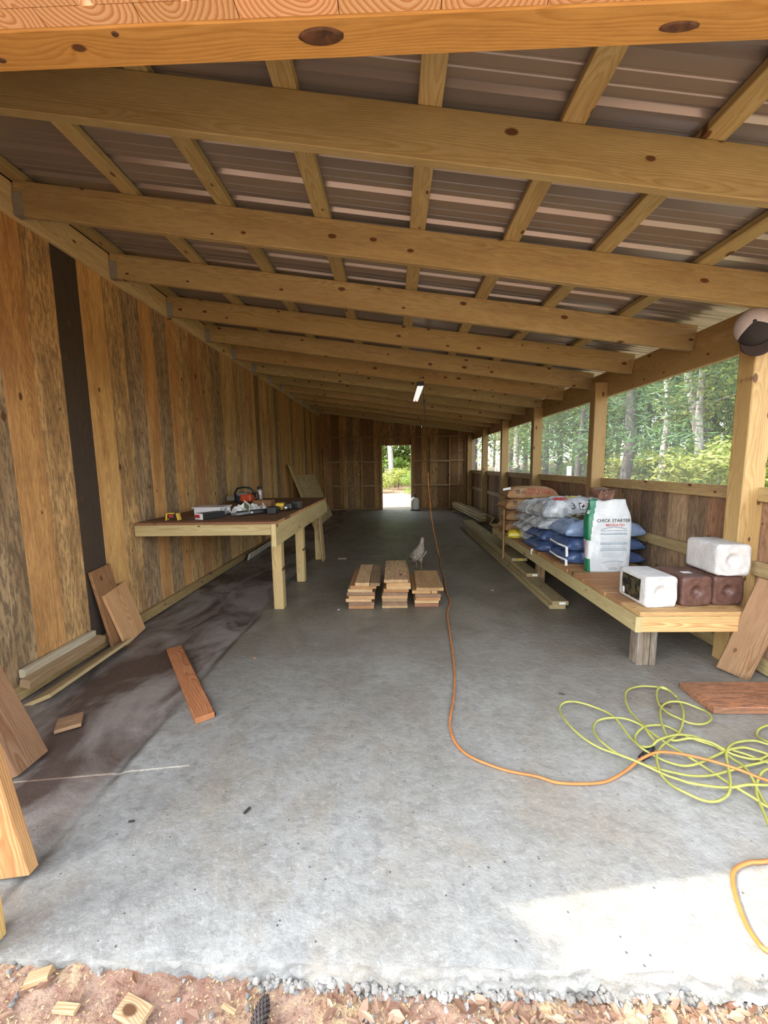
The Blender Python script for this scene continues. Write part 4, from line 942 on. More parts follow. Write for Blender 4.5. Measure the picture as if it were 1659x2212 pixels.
# chainsaw
cs = empty('chainsaw', (-1.88, 4.86, Z), 'orange and black chainsaw at the back of the workbench', 'chainsaw')
bm_box((-1.93, 4.78, Z + .02), (-1.79, 4.96, Z + .12), 'orange', 'engine_housing', cs, 'orange red engine housing', .02); bm_box((-1.99, 4.80, Z + .01), (-1.925, 4.95, Z + .12), 'black', 'starter_cover', cs, None, .012); bm_box((-1.97, 4.79, Z + .10), (-1.84, 4.93, Z + .135), 'greyp', 'top_cover', cs, None, .01)
mb = MB(); mb.tube([(-2.0, 4.83, Z + .02), (-2.005, 4.82, Z + .13), (-1.97, 4.82, Z + .19), (-1.89, 4.82, Z + .205), (-1.81, 4.82, Z + .195), (-1.765, 4.83, Z + .15), (-1.75, 4.84, Z + .08)], .013, 8); mb.build('front_handle', M['black'], cs, smooth=True)
mb = MB(); mb.tube([(-1.80, 4.86, Z + .125), (-1.735, 4.86, Z + .13), (-1.715, 4.86, Z + .10), (-1.72, 4.86, Z + .03), (-1.79, 4.86, Z + .025)], .011, 8); mb.build('rear_handle', M['black'], cs, smooth=True)
bm_box((-2.15, 4.90, Z + .03), (-1.99, 4.908, Z + .085), 'steel', 'guide_bar', cs, None, .003); mb = MB(); mb.lathe([(.03, 0), (.034, .004), (.03, .012)], n=20, mat=Matrix.Rotation(radians(90), 3, 'X'), c=(-1.875, 4.778, Z + .07)); mb.build('fuel_cap', M['orange'], cs)
# spray can
r = empty('spray_can', (-1.715, 4.90, Z), 'spray can with a black cap standing right of the chainsaw', 'can'); mb = MB(); mb.lathe([(.030, 0), (.032, .004), (.032, .155), (.026, .170), (.02, .173)], n=24, c=(-1.715, 4.90, Z)); mb.build('can_body', plain('pale_pink_grey_can', (.42, .36, .34), .35, .2, var=.3, nscale=50), r, smooth=True)
mb = MB(); mb.lathe([(.027, .17), (.028, .174), (.027, .205), (.018, .21)], n=20, c=(-1.715, 4.90, Z)); mb.build('cap', M['black'], r, smooth=True)
# brown block of wood and a carton behind the card
mb = MB(); mb.board((-1.56, 4.30, Z + .045), (-1.36, 4.30, Z + .045), (0, 0, 1), .085, .14, (.32, .17, .08), .2); mb.build('wood_block', M['cutoff'], label='brown block of wood on the workbench in front of the chainsaw', cat='wood block')
# long black tool
r = empty('staple_gun', (-1.32, 3.62, Z), 'long black tool lying across the middle of the workbench', 'tool'); mb = MB(); mb.board((-1.47, 3.56, Z + .024), (-1.20, 3.80, Z + .028), (0, 0, 1), .04, .045, (.02, .02, .02), ch=.01); mb.build('tool_body', M['black'], r)
mb = MB(); mb.tube([(-1.50, 3.53, Z + .016), (-1.44, 3.52, Z + .022), (-1.36, 3.58, Z + .03)], .015, 8); mb.build('tool_handle', M['greyp'], r, smooth=True)
for k in range(2): bm_box((-1.372 + .022 * k, 3.60, Z + .018), (-1.36 + .022 * k, 3.612, Z + .036), 'white_print', 'white_mark', r, bev=0)
# cordless drill with its battery
d = empty('cordless_drill', (-1.14, 3.86, Z), 'yellow and black cordless drill lying near the front edge of the workbench', 'drill')
bm_box((-1.225, 3.66, Z + .001), (-1.135, 3.76, Z + .07), 'black', 'battery', d, None, .008); bm_box((-1.215, 3.76, Z + .02), (-1.155, 3.90, Z + .055), 'black', 'grip', d, None, .012)
bm_box((-1.215, 3.90, Z + .012), (-1.125, 4.00, Z + .085), 'yellow', 'motor_housing', d, 'yellow motor housing', .015); bm_box((-1.125, 3.905, Z + .015), (-1.045, 3.99, Z + .085), 'black', 'gear_case', d, None, .015)
mb = MB(); mb.lathe([(.022, 0), (.026, .01), (.024, .05), (.01, .058)], n=18, mat=Matrix.Rotation(radians(100), 3, 'X'), c=(-1.10, 3.905, Z + .045)); mb.build('chuck', M['steel'], d, smooth=True)
r = empty('battery_charger', (-1.07, 3.93, Z), 'black battery charger at the front edge of the workbench right of the drill', 'charger'); bm_box((-1.10, 4.08, Z + .001), (-1.005, 4.20, Z + .09), 'black', 'charger_body', r, None, .01)

# ================================================================ BOARDS LEANING AND LYING ON THE LEFT
def plank(name, p0, p1, wdir, w_, t_, col, lab, wx=.1, mat='cutoff', cat='board', seed=None, **k):
    mb = MB(); mb.board(p0, p1, wdir, w_, t_, col, wx, .003, seed=seed, **k); return mb.build(name, M[mat], label=lab, cat=cat)
plank('leaning_board', (-2.10, 2.775, .004), (-2.176, 2.725, .60), (0, 1, 0), .20, .022, (.32, .17, .08), 'darker board leaning on the left wall behind the pale short one', .3, seed=1)
plank('leaning_board', (-2.055, 2.865, .004), (-2.140, 2.80, .42), (0, 1, 0), .25, .022, (.56, .34, .17), 'short pale plank leaning on the darker board by the near black wall board', .05, seed=2, pith=(.0, .05))
plank('leaning_board', (-2.055, 2.0, .012), (-2.075, 2.72, .012), (1, 0, .42), .21, .022, (.46, .36, .19), 'wide yellowish plank tilted along the foot of the left wall', .1, 'lumber', seed=3)
plank('short_board', (-2.125, 2.03, .105), (-2.13, 2.62, .105), (.2, 0, 1), .05, .06, (.42, .30, .18), 'lower of two short lengths of lumber lying on the tilted plank', .15, seed=4)
plank('short_board', (-2.165, 2.06, .15), (-2.168, 2.60, .15), (0, 0, 1), .05, .038, (.48, .45, .34), 'upper pale green length of lumber against the left wall', .05, 'lumber', seed=5)
plank('leaning_board', (-1.65, 1.553, .008), (-2.165, 1.553, 1.30), (0, 1, 0), .15, .036, (.34, .20, .11), 'big brown plank leaning on the left wall at the frame edge', .15, seed=6)
plank('leaning_board', (-1.255, 1.09, .01), (-1.62, 1.10, 2.24), (1, 0, 0), .125, .036, (.58, .34, .15), 'tall plank with a bright orange edge leaning at the left of the opening', .05, seed=7)
plank('corner_post', (-1.172, .888, .002), (-1.172, .888, 2.295), (1, 0, 0), .09, .09, (.60, .38, .15), 'yellow timber post at the left corner of the slab', .05, 'lumber', 'post', seed=8)
plank('wood_offcut', (-1.75, 1.80, .012), (-1.66, 1.86, .012), (-.5, 1, 0), .12, .018, (.38, .24, .14), 'small flat offcut beside the foot of the big brown plank', .3, seed=9)
def bark_edge(mb, p0, p1, side, w_, t_, n=60, seed=0, z0=0.0):
    p0 = Vector(p0); p1 = Vector(p1); side = Vector(side).normalized(); vs = []
    for i in range(n + 1):
        q = p0.lerp(p1, i / n); a = .012 + .007 * noise.noise(Vector((i * .35, seed, 0))) + .004 * noise.noise(Vector((i * 1.4, seed, 0)))
        for k in range(5): th = -pi/2 + pi * k / 4; vs.append(q + side * (w_/2 - .004 + a * cos(th)) + Vector((0, 0, t_/2 + t_ * .47 * sin(th) + .003 * noise.noise(Vector((i * .9, k * 2.0, seed))))))
    fs = [(i*5+k, i*5+k+1, (i+1)*5+k+1, (i+1)*5+k) for i in range(n) for k in range(4)]; mb.add(vs, fs)
M['barkR'] = plain('red_brown_bark', (.15, .06, .035), .9, var=.6, nscale=70, bump=.6)
def live_edge(name, p0, p1, w_, t_, col, lab, sgn=1, seed=0, wx=.1):
    p0 = Vector(p0); p1 = Vector(p1); r = empty(name, (p0 + p1) / 2, lab, 'board'); d = (p1 - p0).normalized(); s_ = Vector((-d.y, d.x, 0)) * sgn
    mb = MB(); mb.board(p0 + Vector((0, 0, t_/2 + .001)), p1 + Vector((0, 0, t_/2 + .001)), s_, w_, t_, col, wx, .003, seed=seed); mb.build('plank', M['cutoff'], r)
    mb = MB(); bark_edge(mb, p0, p1, s_, w_, t_, seed=seed); mb.build('bark_edge', M['barkR'], r, smooth=True, label='rough reddish bark edge')
live_edge('bark_edged_board', (-1.005, 1.862, 0), (-1.605, 2.628, 0), .095, .032, (.46, .20, .085), 'reddish board with a rough bark edge lying alone on the slab', -1, 3)
live_edge('bark_edged_board', (1.66, 2.045, 0), (2.26, 2.045, 0), .24, .038, (.40, .20, .11), 'wide reddish slab of wood on the floor behind the yellow cord', 1, 5, .8)
# leaning on the near right post
plank('leaning_board', (2.085, 2.31, .012), (2.19, 2.205, .62), (.74, -.67, 0), .16, .036, (.27, .175, .095), 'brown board leaning on the half wall against the nearest post', .1, seed=14)
# beyond the workbench
plank('leaning_board', (-1.62, 7.95, .01), (-2.12, 7.95, 1.36), (0, 1, 0), .26, .04, (.42, .32, .15), 'wide greenish plank leaning on the left wall beyond the workbench', .1, 'lumber', seed=15)
osb = NT('pressed_chip_board'); p_ = osb.coord(); v_ = osb.n('ShaderNodeTexVoronoi'); osb.l(osb.vmul(p_, (1, 1, 1)), v_.inputs['Vector']); v_.inputs['Scale'].default_value = 26
osb.l(osb.mix(osb.ramp(v_.outputs['Color'], [(.2, 0.0), (.8, 1.0)]), (.36, .24, .11), (.56, .42, .22)), osb.b.inputs['Base Color']); osb.b.inputs['Roughness'].default_value = .7
mb = MB(); mb.board((-1.66, 9.35, .01), (-2.12, 9.35, 1.12), (0, 1, 0), 1.9, .012, (.5, .4, .2)); mb.build('chip_board_sheet', osb.m, label='sheet of speckled pressed chip board leaning on the left wall', cat='board')
plank('white_board', (-2.075, 5.34, .054), (-2.075, 7.3, .054), (.35, 0, 1), .10, .02, (.62, .60, .54), 'whitish board lying on edge along the foot of the wall under the workbench', .05, 'lumber', seed=16)

# ================================================================ STACKS OF CUT BOARDS ON THE FLOOR
def cut_stack(rows, y0, y1, sname, grp, seed):
    rr = random.Random(seed); z = 0.001; n = len(rows); o_ = ['bottom', 'second', 'third', 'fourth', 'fifth', 'sixth', 'seventh', 'eighth', 'ninth']
    for i, row in enumerate(rows):
        th = .0295; 
        for j, (x0, x1, c, wx) in enumerate(row):
            dy = rr.uniform(-.012, .012); ex = rr.uniform(-.03, .03)
            mb = MB(); sk = rr.uniform(-.006, .006); mb.board(((x0+x1)/2, y0 + dy, z + th/2), ((x0+x1)/2 + sk, y1 + ex, z + th/2), (1, 0, 0), x1 - x0, th, c, wx, .003, seed=seed * 50 + i * 3 + j)
            lab = '%s short board of the %s floor stack' % ('topmost' if i == n - 1 else o_[i] + (' from the bottom' if i else ''), sname)
            if len(row) > 1: lab = ('wide left' if j == 0 else 'narrow grey right') + ' board on top of the ' + sname + ' floor stack'
            mb.build('cut_board', M['cutoff'], label=lab, cat='board', group=grp)
        z += th + .0012
xs_ = lambda a, b: ((720 + a / 4.88 - 857) * .00411, (720 + b / 4.88 - 857) * .00411)
def S_(a, b, c, wx=.15): x0, x1 = xs_(a, b); return (x0, x1, c, wx)
P1, P2, P3, P4 = (.56, .36, .17), (.46, .25, .11), (.30, .19, .12), (.62, .44, .24)
cut_stack([[S_(155, 435, P2, .4)], [S_(155, 440, P3, .5)], [S_(125, 410, P4)], [S_(160, 445, P1)], [S_(137, 445, P3, .4)], [S_(150, 420, P4)], [S_(180, 465, P2)], [S_(232, 388, P4, .3), S_(396, 504, (.36, .24, .14), .7)]], 3.46, 4.10, 'left', 'short boards of the left stack', 1)
cut_stack([[S_(525, 805, P4)], [S_(528, 800, P3, .5)], [S_(526, 802, (.38, .26, .15), .3)], [S_(524, 806, P1)], [S_(535, 810, P3, .5)], [S_(545, 820, P2)], [S_(576, 842, P4)], [S_(576, 840, P1)], [S_(550, 812, P4, .6)]], 3.455, 4.15, 'middle', 'short boards of the middle stack', 2)
cut_stack([[S_(885, 1150, (.34, .16, .09), .2)], [S_(888, 1155, P4)], [S_(900, 1170, P2)], [S_(893, 1178, P3, .5)], [S_(860, 1140, P1)], [S_(905, 1205, P1, .45)]], 3.50, 4.08, 'right', 'short boards of the right stack', 3)
# long treated lumber beside the bench
TR = (.40, .34, .18)
for i, (x, y0, y1, z, lab) in enumerate([(1.475, 3.42, 8.0, .02, 'bottom board of the long lumber pile beside the bench'), (1.495, 3.41, 7.9, .059, 'second long board of the pile beside the bench, white end tag'),
                                         (1.525, 4.18, 8.0, .098, 'third long board of the pile beside the bench, set back from the end'), (1.545, 4.72, 8.1, .137, 'topmost long board of the pile beside the bench with a yellow end tag')]):
    r = empty('long_board', (x, (y0 + y1) / 2, z - .018), lab, 'board', 'long boards beside the bench'); mb = MB(); mb.board((x, y0, z), (x + .01, y1, z), (1, 0, 0), .145 if i < 3 else .19, .037, TR, .2, .003, seed=2500 + i); mb.build('plank', M['lumber'], r)
    if i: bm_box((x - .01, y0 - .002, z - .012), (x + .045, y0 + .001, z + .010), 'yellowbag' if i == 3 else 'white', 'end_tag', r, bev=0)
for i, (x, y0, z) in enumerate([(1.93, 8.35, .10), (1.96, 8.42, .14), (1.91, 8.30, .18), (1.95, 8.45, .22)]):
    mb = MB(); mb.board((x, y0, z), (x - .16, y0 + 3.0, z), (1, 0, 0), .14, .037, (.46, .39, .22), .15, .003, seed=2600 + i); mb.build('long_board', M['lumber'], label='%s board of the raised pile at the far end of the right wall' % ['bottom', 'second', 'third', 'top'][i], cat='board', group='boards of the raised far pile')
mb = MB(); mb.board((2.13, 8.4, .08), (2.10, 11.2, .09), (.6, 0, 1), .19, .037, (.42, .36, .19), .2, .003, seed=2610); mb.build('tilted_board', M['lumber'], label='board tilted against the half wall behind the raised pile', cat='board')
for i, (y) in enumerate((8.75, 10.6)):
    mb = MB(); mb.board((1.62, y, .04), (2.1, y, .04), (0, 0, 1), .076, .076, (.30, .22, .13), .4); mb.build('support_block', M['rough'], label='wooden bearer under the %s of the raised pile' % ('near end' if i == 0 else 'far end'), cat='block', group='bearers of the raised pile')

# ================================================================ HEN, JUG, LAMP, CAP, CORDS
def hen():
    x, y = .305, 4.86; r = empty('hen', (x, y, 0), 'young grey-buff hen standing on the slab behind the floor stacks, seen from behind', 'hen')
    sec = [ # centre (x,y,z), half width, half height(perp), pitch
        ((-.075, -.055, .105), .014, .016), ((-.062, -.050, .125), .032, .036), ((-.040, -.040, .150), .055, .062), ((-.015, -.02, .180), .070, .078), ((.008, -.005, .212), .071, .078),
        ((.026, .008, .248), .058, .062), ((.036, .016, .282), .040, .044), ((.042, .022, .312), .029, .031), ((.046, .028, .338), .025, .026), ((.050, .034, .360), .024, .025), ((.053, .040, .380), .020, .021), ((.055, .044, .394), .010, .011)]
    mb = MB(); pts = [Vector(c) + Vector((x, y, 0)) for c, _, _ in sec]; N = 20; vs = []
    for i, (c, a, b) in enumerate(sec):
        t = (pts[min(i+1, len(pts)-1)] - pts[max(0, i-1)]).normalized(); sx = Vector((.80, -.6, 0)); sx = (sx - t * sx.dot(t)).normalized(); sy = t.cross(sx)
        for k in range(N):
            th = 2*pi*k/N; q = pts[i] + sx * a * cos(th) + sy * b * sin(th); vs.append(q + (q - pts[i]).normalized() * .005 * noise.noise(q * 55))
    fs = [(i*N+k, i*N+(k+1) % N, (i+1)*N+(k+1) % N, (i+1)*N+k) for i in range(len(sec)-1) for k in range(N)] + [tuple(range(N-1, -1, -1)), tuple((len(sec)-1)*N+k for k in range(N))]
    mb.add(vs, fs)
    t = NT('hen_feathers'); p = t.coord(); n = t.noise(t.vmul(p, (1, 1, .45)), 55, 4, .7); t.l(t.mix(t.ramp(n.outputs[0], [(.38, 0.0), (.62, 1.0)]), (.15, .115, .085), (.34, .28, .22)), t.b.inputs['Base Color']); t.b.inputs['Roughness'].default_value = .9; t.bump(n.outputs[0], .6, .006)
    for sgn in (-1, 1):   # thighs belong to the body
        c = Vector((x - .005 + sgn * .030, y - .03 + sgn * -.018, .118)); mb.lathe([(.004, -.045), (.014, -.035), (.024, -.01), (.028, .02), (.02, .045), (.005, .055)], c=c, n=12)
    mb.build('body', t.m, r, smooth=True)
    for sgn in (-1, 1):
        mb = MB(); o_ = Vector((x + .0 + sgn * .058, y - .015 - sgn * .042, .19))
        def wf(u, v): a = pi * u; return o_ + Vector((sgn * (.014 * sin(a) * sin(pi * v)) + .075 * (.5 - u) * .35, .05 * (v - .5) * sgn * -.3 - .01, .10 * (.5 - u) + .03 * (v - .5))) if False else o_ + Vector((.03 * (.5 - u) + sgn * .012 * sin(pi * u) , -.02 * (.5 - u) - sgn * .008 * sin(pi * v), 0)) + Vector((-.030, -.02, -.055)) * (u - .5) * 2 * .9 + Vector((.5 * .04, .5 * .05, -.2 * .04)) * (v - .5) * sin(pi * min(1, u + .12))
        mb.grid(wf, 12, 8); w_ = mb.build('wing', t.m, r, smooth=True, recalc=False); sm = w_.modifiers.new('s', 'SOLIDIFY'); sm.thickness = .012; sm.offset = 0
    mb = MB()
    for k in range(7):
        a = (k - 3) * .16; b0 = Vector((x - .062, y - .05, .122)); d_ = Vector((-.045 + .02 * sin(a), -.03 - .02 * sin(a), -.012 + .03 * cos(a))); e = Vector((.012, -.014, .004 * k - .01)); mb.add([b0 - e, b0 + e, b0 + d_ * 1.25 + e * .7, b0 + d_ * 1.4, b0 + d_ * 1.25 - e * .7], [(0, 1, 2, 3, 4)])
    tl = mb.build('tail', plain('dark_tail_feathers', (.09, .07, .055), .8, var=.3), r, recalc=False); sm = tl.modifiers.new('s', 'SOLIDIFY'); sm.thickness = .004
    L = plain('hen_leg_skin', (.30, .24, .12), .6)
    for sgn in (-1, 1):
        fx, fy = x + .005 + sgn * .028, y - .035 - sgn * .014; mb = MB(); mb.tube([(fx, fy + .012, .085), (fx, fy - .002, .05), (fx, fy, .008)], [.006, .005, .006], 8)
        for ang in (50, 90, 130, 270): a = radians(ang); mb.tube([(fx, fy, .009), (fx + cos(a) * .02, fy + sin(a) * .02, .007), (fx + cos(a) * .042, fy + sin(a) * .042, .004)], [.005, .004, .0015], 6)
        mb.build('leg', L, r, smooth=True)
    hx, hy, hz = x + .056, y + .045, .374
    mb = MB(); mb.tube([(hx + .010, hy + .004, hz), (hx + .026, hy + .008, hz - .002), (hx + .036, hy + .010, hz - .009)], [.007, .005, .001], 8); mb.build('beak', L, r, smooth=True)
    mb = MB(); mb.tube([(hx - .01, hy, hz + .018), (hx + .004, hy, hz + .026), (hx + .014, hy, hz + .014)], [.003, .005, .002], 6); mb.build('comb', plain('red_comb', (.35, .05, .04), .5), r, smooth=True)
    for sgn in (-1, 1): mb = MB(); mb.lathe([(.0008, -.003), (.003, -.0015), (.003, .0015), (.0008, .003)], n=8, c=(hx + .006 + (.004 if sgn < 0 else -.008), hy - sgn * -.019 if sgn > 0 else hy - .019, hz + .004)); mb.build('eye', M['black'], r)
hen()
# jug by the doorway
r = empty('sprayer_jug', (.615, 11.32, 0), 'white plastic sprayer jug with a black cap standing right of the doorway', 'jug'); mb = MB()
prof = [(.115, .0), (.125, .012), (.122, .10), (.125, .115), (.122, .22), (.125, .235), (.115, .30), (.075, .345), (.05, .36)]
mb.lathe(prof, n=28, c=(.615, 11.32, .02)); mb.build('jug_body', plain('white_translucent_jug', (.62, .60, .52), .4), r, smooth=True)
mb = MB(); mb.lathe([(.045, .38), (.048, .385), (.046, .415), (.02, .42), (.018, .45), (.03, .455), (.03, .47)], n=20, c=(.615, 11.32, 0)); mb.build('cap', M['black'], r)
mb = MB(); mb.lathe([(.150, .0), (.152, .018), (.12, .022)], n=28, c=(.615, 11.32, 0)); mb.build('base_ring', M['black'], r)
# shop light
lx, ly0, ly1, lz = .322, 4.60, 5.62, 2.235
r = empty('shop_light', (lx, 5.1, lz), 'black shop light with two pale tubes hanging lengthwise under the rafters', 'lamp')
bm_box((lx - .036, ly0, lz), (lx + .036, ly1, lz + .028), 'black', 'housing', r); bm_box((lx - .04, ly0 - .012, lz - .012), (lx + .04, ly0 + .02, lz + .034), 'black', 'end_cap', r, None, .004); bm_box((lx - .04, ly1 - .02, lz - .02), (lx + .04, ly1 + .012, lz + .034), 'black', 'end_cap', r, None, .004)
tubem = plain('lamp_tube', (.8, .74, .70), .4, emit=(1, .88, .82), es=.35)
for sx in (-.019, .019): mb = MB(); mb.tube([(lx + sx, ly0 + .012, lz - .012), (lx + sx, ly1 - .012, lz - .012)], .0165, 14); mb.build('light_tube', tubem, r, smooth=True)
for yy in (4.70, 5.50):
    mb = MB(); zt = hb(lx) - .0; mb.tube([(lx - .02, yy, lz + .028), (lx, yy, lz + .12), (lx + .005, yy, zt)], .0012, 5); mb.tube([(lx + .02, yy, lz + .028), (lx, yy, lz + .12)], .0012, 5); mb.build('hanging_wire', M['black'], r)
def spline(pts, n=6, closed=False):
    P_ = [Vector(p) for p in pts]; out = []
    for i in range(len(P_) - 1):
        a = P_[max(0, i-1)]; b = P_[i]; c = P_[i+1]; d_ = P_[min(len(P_)-1, i+2)]
        for k in range(n):
            t_ = k / n; out.append(.5 * ((2*b) + (-a + c) * t_ + (2*a - 5*b + 4*c - d_) * t_**2 + (-a + 3*b - 3*c + d_) * t_**3))
    out.append(P_[-1]); return out
M['cordO'] = plain('orange_cord', (.50, .17, .04), .5, var=.25, nscale=14); M['cordY'] = plain('yellow_green_cord', (.33, .33, .075), .45, var=.25, nscale=14); M['cordK'] = plain('black_cord', (.03, .022, .018), .5)
r = empty('extension_cord', (.45, 3.2, 0), 'orange extension cord running from the hanging lamp down across the slab', 'cord')
mb = MB(); mb.tube(spline([(.352, 4.62, 2.24), (.362, 4.66, 2.12), (.372, 4.70, 2.03)]), .004, 6); mb.tube(spline([(.372, 4.70, 2.03), (.40, 4.86, 1.70), (.43, 4.98, 1.34), (.445, 5.05, 1.22)]), .0035, 6); mb.build('lamp_lead', M['cordK'], r, smooth=True, label='thin black lead under the lamp')
bm_box((.360, 4.69, 2.00), (.388, 4.715, 2.085), 'black', 'plug', r)
mb = MB(); mb.tube(spline([(.445, 5.05, 1.22), (.47, 5.12, .90), (.52, 5.25, .55), (.60, 5.45, .20), (.635, 5.50, .06), (.64, 5.35, .012), (.60, 4.95, .006), (.575, 4.4, .006), (.535, 3.95, .006), (.53, 3.6, .006), (.46, 3.28, .006), (.39, 2.47, .006), (.335, 2.1, .006), (.271, 1.82, .006), (.304, 1.646, .006), (.445, 1.545, .006), (.589, 1.503, .006), (.652, 1.474, .006), (.725, 1.466, .006), (.816, 1.469, .006), (.881, 1.484, .006), (.976, 1.529, .012), (1.064, 1.576, .026), (1.158, 1.609, .034), (1.238, 1.602, .036), (1.311, 1.578, .036), (1.375, 1.547, .036), (1.43, 1.51, .036), (1.477, 1.467, .036), (1.548, 1.427, .03), (1.70, 1.36, .01)], 7), .0058, 8); mb.build('cord', M['cordO'], r, smooth=True)
mb = MB(); mb.tube(spline([(1.75, 1.30, .008), (1.448, 1.204, .008), (1.221, 1.158, .007), (1.156, 1.152, .007), (1.093, 1.131, .007), (1.058, 1.102, .007), (1.023, 1.049, .007), (.992, .983, .007), (.984, .939, .007), (.991, .914, .01), (1.052, .885, .012), (1.15, .83, -.03), (1.30, .80, -.075)], 7), .0062, 8); mb.build('extension_cord', M['cordO'], label='orange cord curling out over the slab edge at the bottom right', cat='cord', smooth=True)
YEL = [(1.176, 1.665), (1.226, 1.692), (1.329, 1.73), (1.403, 1.733), (1.438, 1.703), (1.462, 1.654), (1.467, 1.587), (1.471, 1.536), (1.45, 1.474), (1.421, 1.407), (1.401, 1.357), (1.402, 1.299), (1.377, 1.235), (1.314, 1.199), (1.31, 1.239), (1.369, 1.344), (1.408, 1.407), (1.459, 1.46), (1.528, 1.511), (1.599, 1.537), (1.703, 1.527), (1.743, 1.484), (1.646, 1.428), (1.568, 1.448), (1.479, 1.445), (1.395, 1.437), (1.326, 1.427), (1.253, 1.431), (1.181, 1.444), (1.145, 1.472), (1.108, 1.5), (1.056, 1.545), (0.993, 1.6), (0.926, 1.659), (0.876, 1.742), (0.856, 1.833), (0.862, 1.922), (0.896, 1.975), (0.949, 1.994), (1.015, 1.976), (1.075, 1.934), (1.11, 1.877), (1.115, 1.813), (1.109, 1.733), (1.108, 1.678), (1.112, 1.634), (1.15, 1.597), (1.191, 1.569), (1.233, 1.546), (1.292, 1.554), (1.383, 1.594), (1.452, 1.62), (1.529, 1.645), (1.587, 1.654), (1.63, 1.621), (1.668, 1.572), (1.764, 1.557), (1.892, 1.606), (1.906, 1.665), (1.804, 1.656), (1.615, 1.58), (1.489, 1.544), (1.411, 1.521), (1.304, 1.494), (1.215, 1.49), (1.157, 1.504), (1.102, 1.533), (1.039, 1.576), (0.98, 1.621), (0.953, 1.686), (0.957, 1.752), (0.979, 1.802), (1.019, 1.839), (1.083, 1.855), (1.151, 1.85), (1.198, 1.813), (1.22, 1.763), (1.235, 1.706), (1.249, 1.652), (1.286, 1.586), (1.321, 1.516), (1.347, 1.446), (1.377, 1.387), (1.405, 1.345), (1.511, 1.364), (1.616, 1.441), (1.617, 1.526), (1.556, 1.62), (1.469, 1.662), (1.402, 1.698), (1.372, 1.744), (1.334, 1.804), (1.243, 1.798), (1.173, 1.763), (1.127, 1.715), (1.116, 1.66), (1.148, 1.652), (1.203, 1.688), (1.207, 1.744), (1.219, 1.803), (1.223, 1.878), (1.239, 1.97), (1.283, 2.059), (1.346, 2.119), (1.427, 2.147), (1.505, 2.133), (1.553, 2.099), (1.553, 2.033), (1.508, 1.935), (1.446, 1.846), (1.356, 1.754), (1.217, 1.661), (1.141, 1.585), (1.107, 1.515), (1.1, 1.471), (1.111, 1.424), (1.142, 1.391), (1.18, 1.373), (1.233, 1.373), (1.292, 1.399), (1.345, 1.452), (1.403, 1.532), (1.461, 1.611), (1.525, 1.663), (1.59, 1.694), (1.664, 1.699), (1.719, 1.664), (1.84, 1.691), (1.925, 1.776), (1.855, 1.806), (1.769, 1.786), (1.718, 1.746), (1.707, 1.704), (1.711, 1.655), (1.587, 1.588), (1.488, 1.611), (1.445, 1.671), (1.377, 1.707), (1.287, 1.706), (1.31, 1.793), (1.354, 1.878), (1.415, 1.959), (1.481, 1.995), (1.543, 1.989), (1.587, 1.959), (1.612, 1.907), (1.585, 1.847), (1.521, 1.81), (1.461, 1.82), (1.433, 1.857), (1.412, 1.906), (1.417, 1.983), (1.469, 2.079), (1.523, 2.124), (1.553, 2.099), (1.554, 2.046)]
pts = []
for i, (x, y) in enumerate(YEL):
    pts.append(Vector((x, y, .012 + .011 * (1 + noise.noise(Vector((i * .37, 1, 4)))) + .012 * abs(noise.noise(Vector((i * .21, 5, 1)))))))
sp_ = spline(pts, 6)
for i, q in enumerate(sp_): q.z += .003 * sin(i * .31)
r = empty('extension_cord', (1.35, 1.65, 0), 'yellow-green extension cord lying in a tangled heap of loops', 'cord'); mb = MB(); mb.tube(sp_, .0052, 7); mb.build('cord', M['cordY'], r, smooth=True)
mb = MB(); mb.tube([(1.13, 1.63, .012), (1.176, 1.665, .014)], [.016, .012], 10); mb.tube([(1.085, 1.60, .012), (1.13, 1.63, .012)], [.013, .016], 10); mb.build('socket_end', M['black'], r, label='dark socket end of the cord', smooth=True)
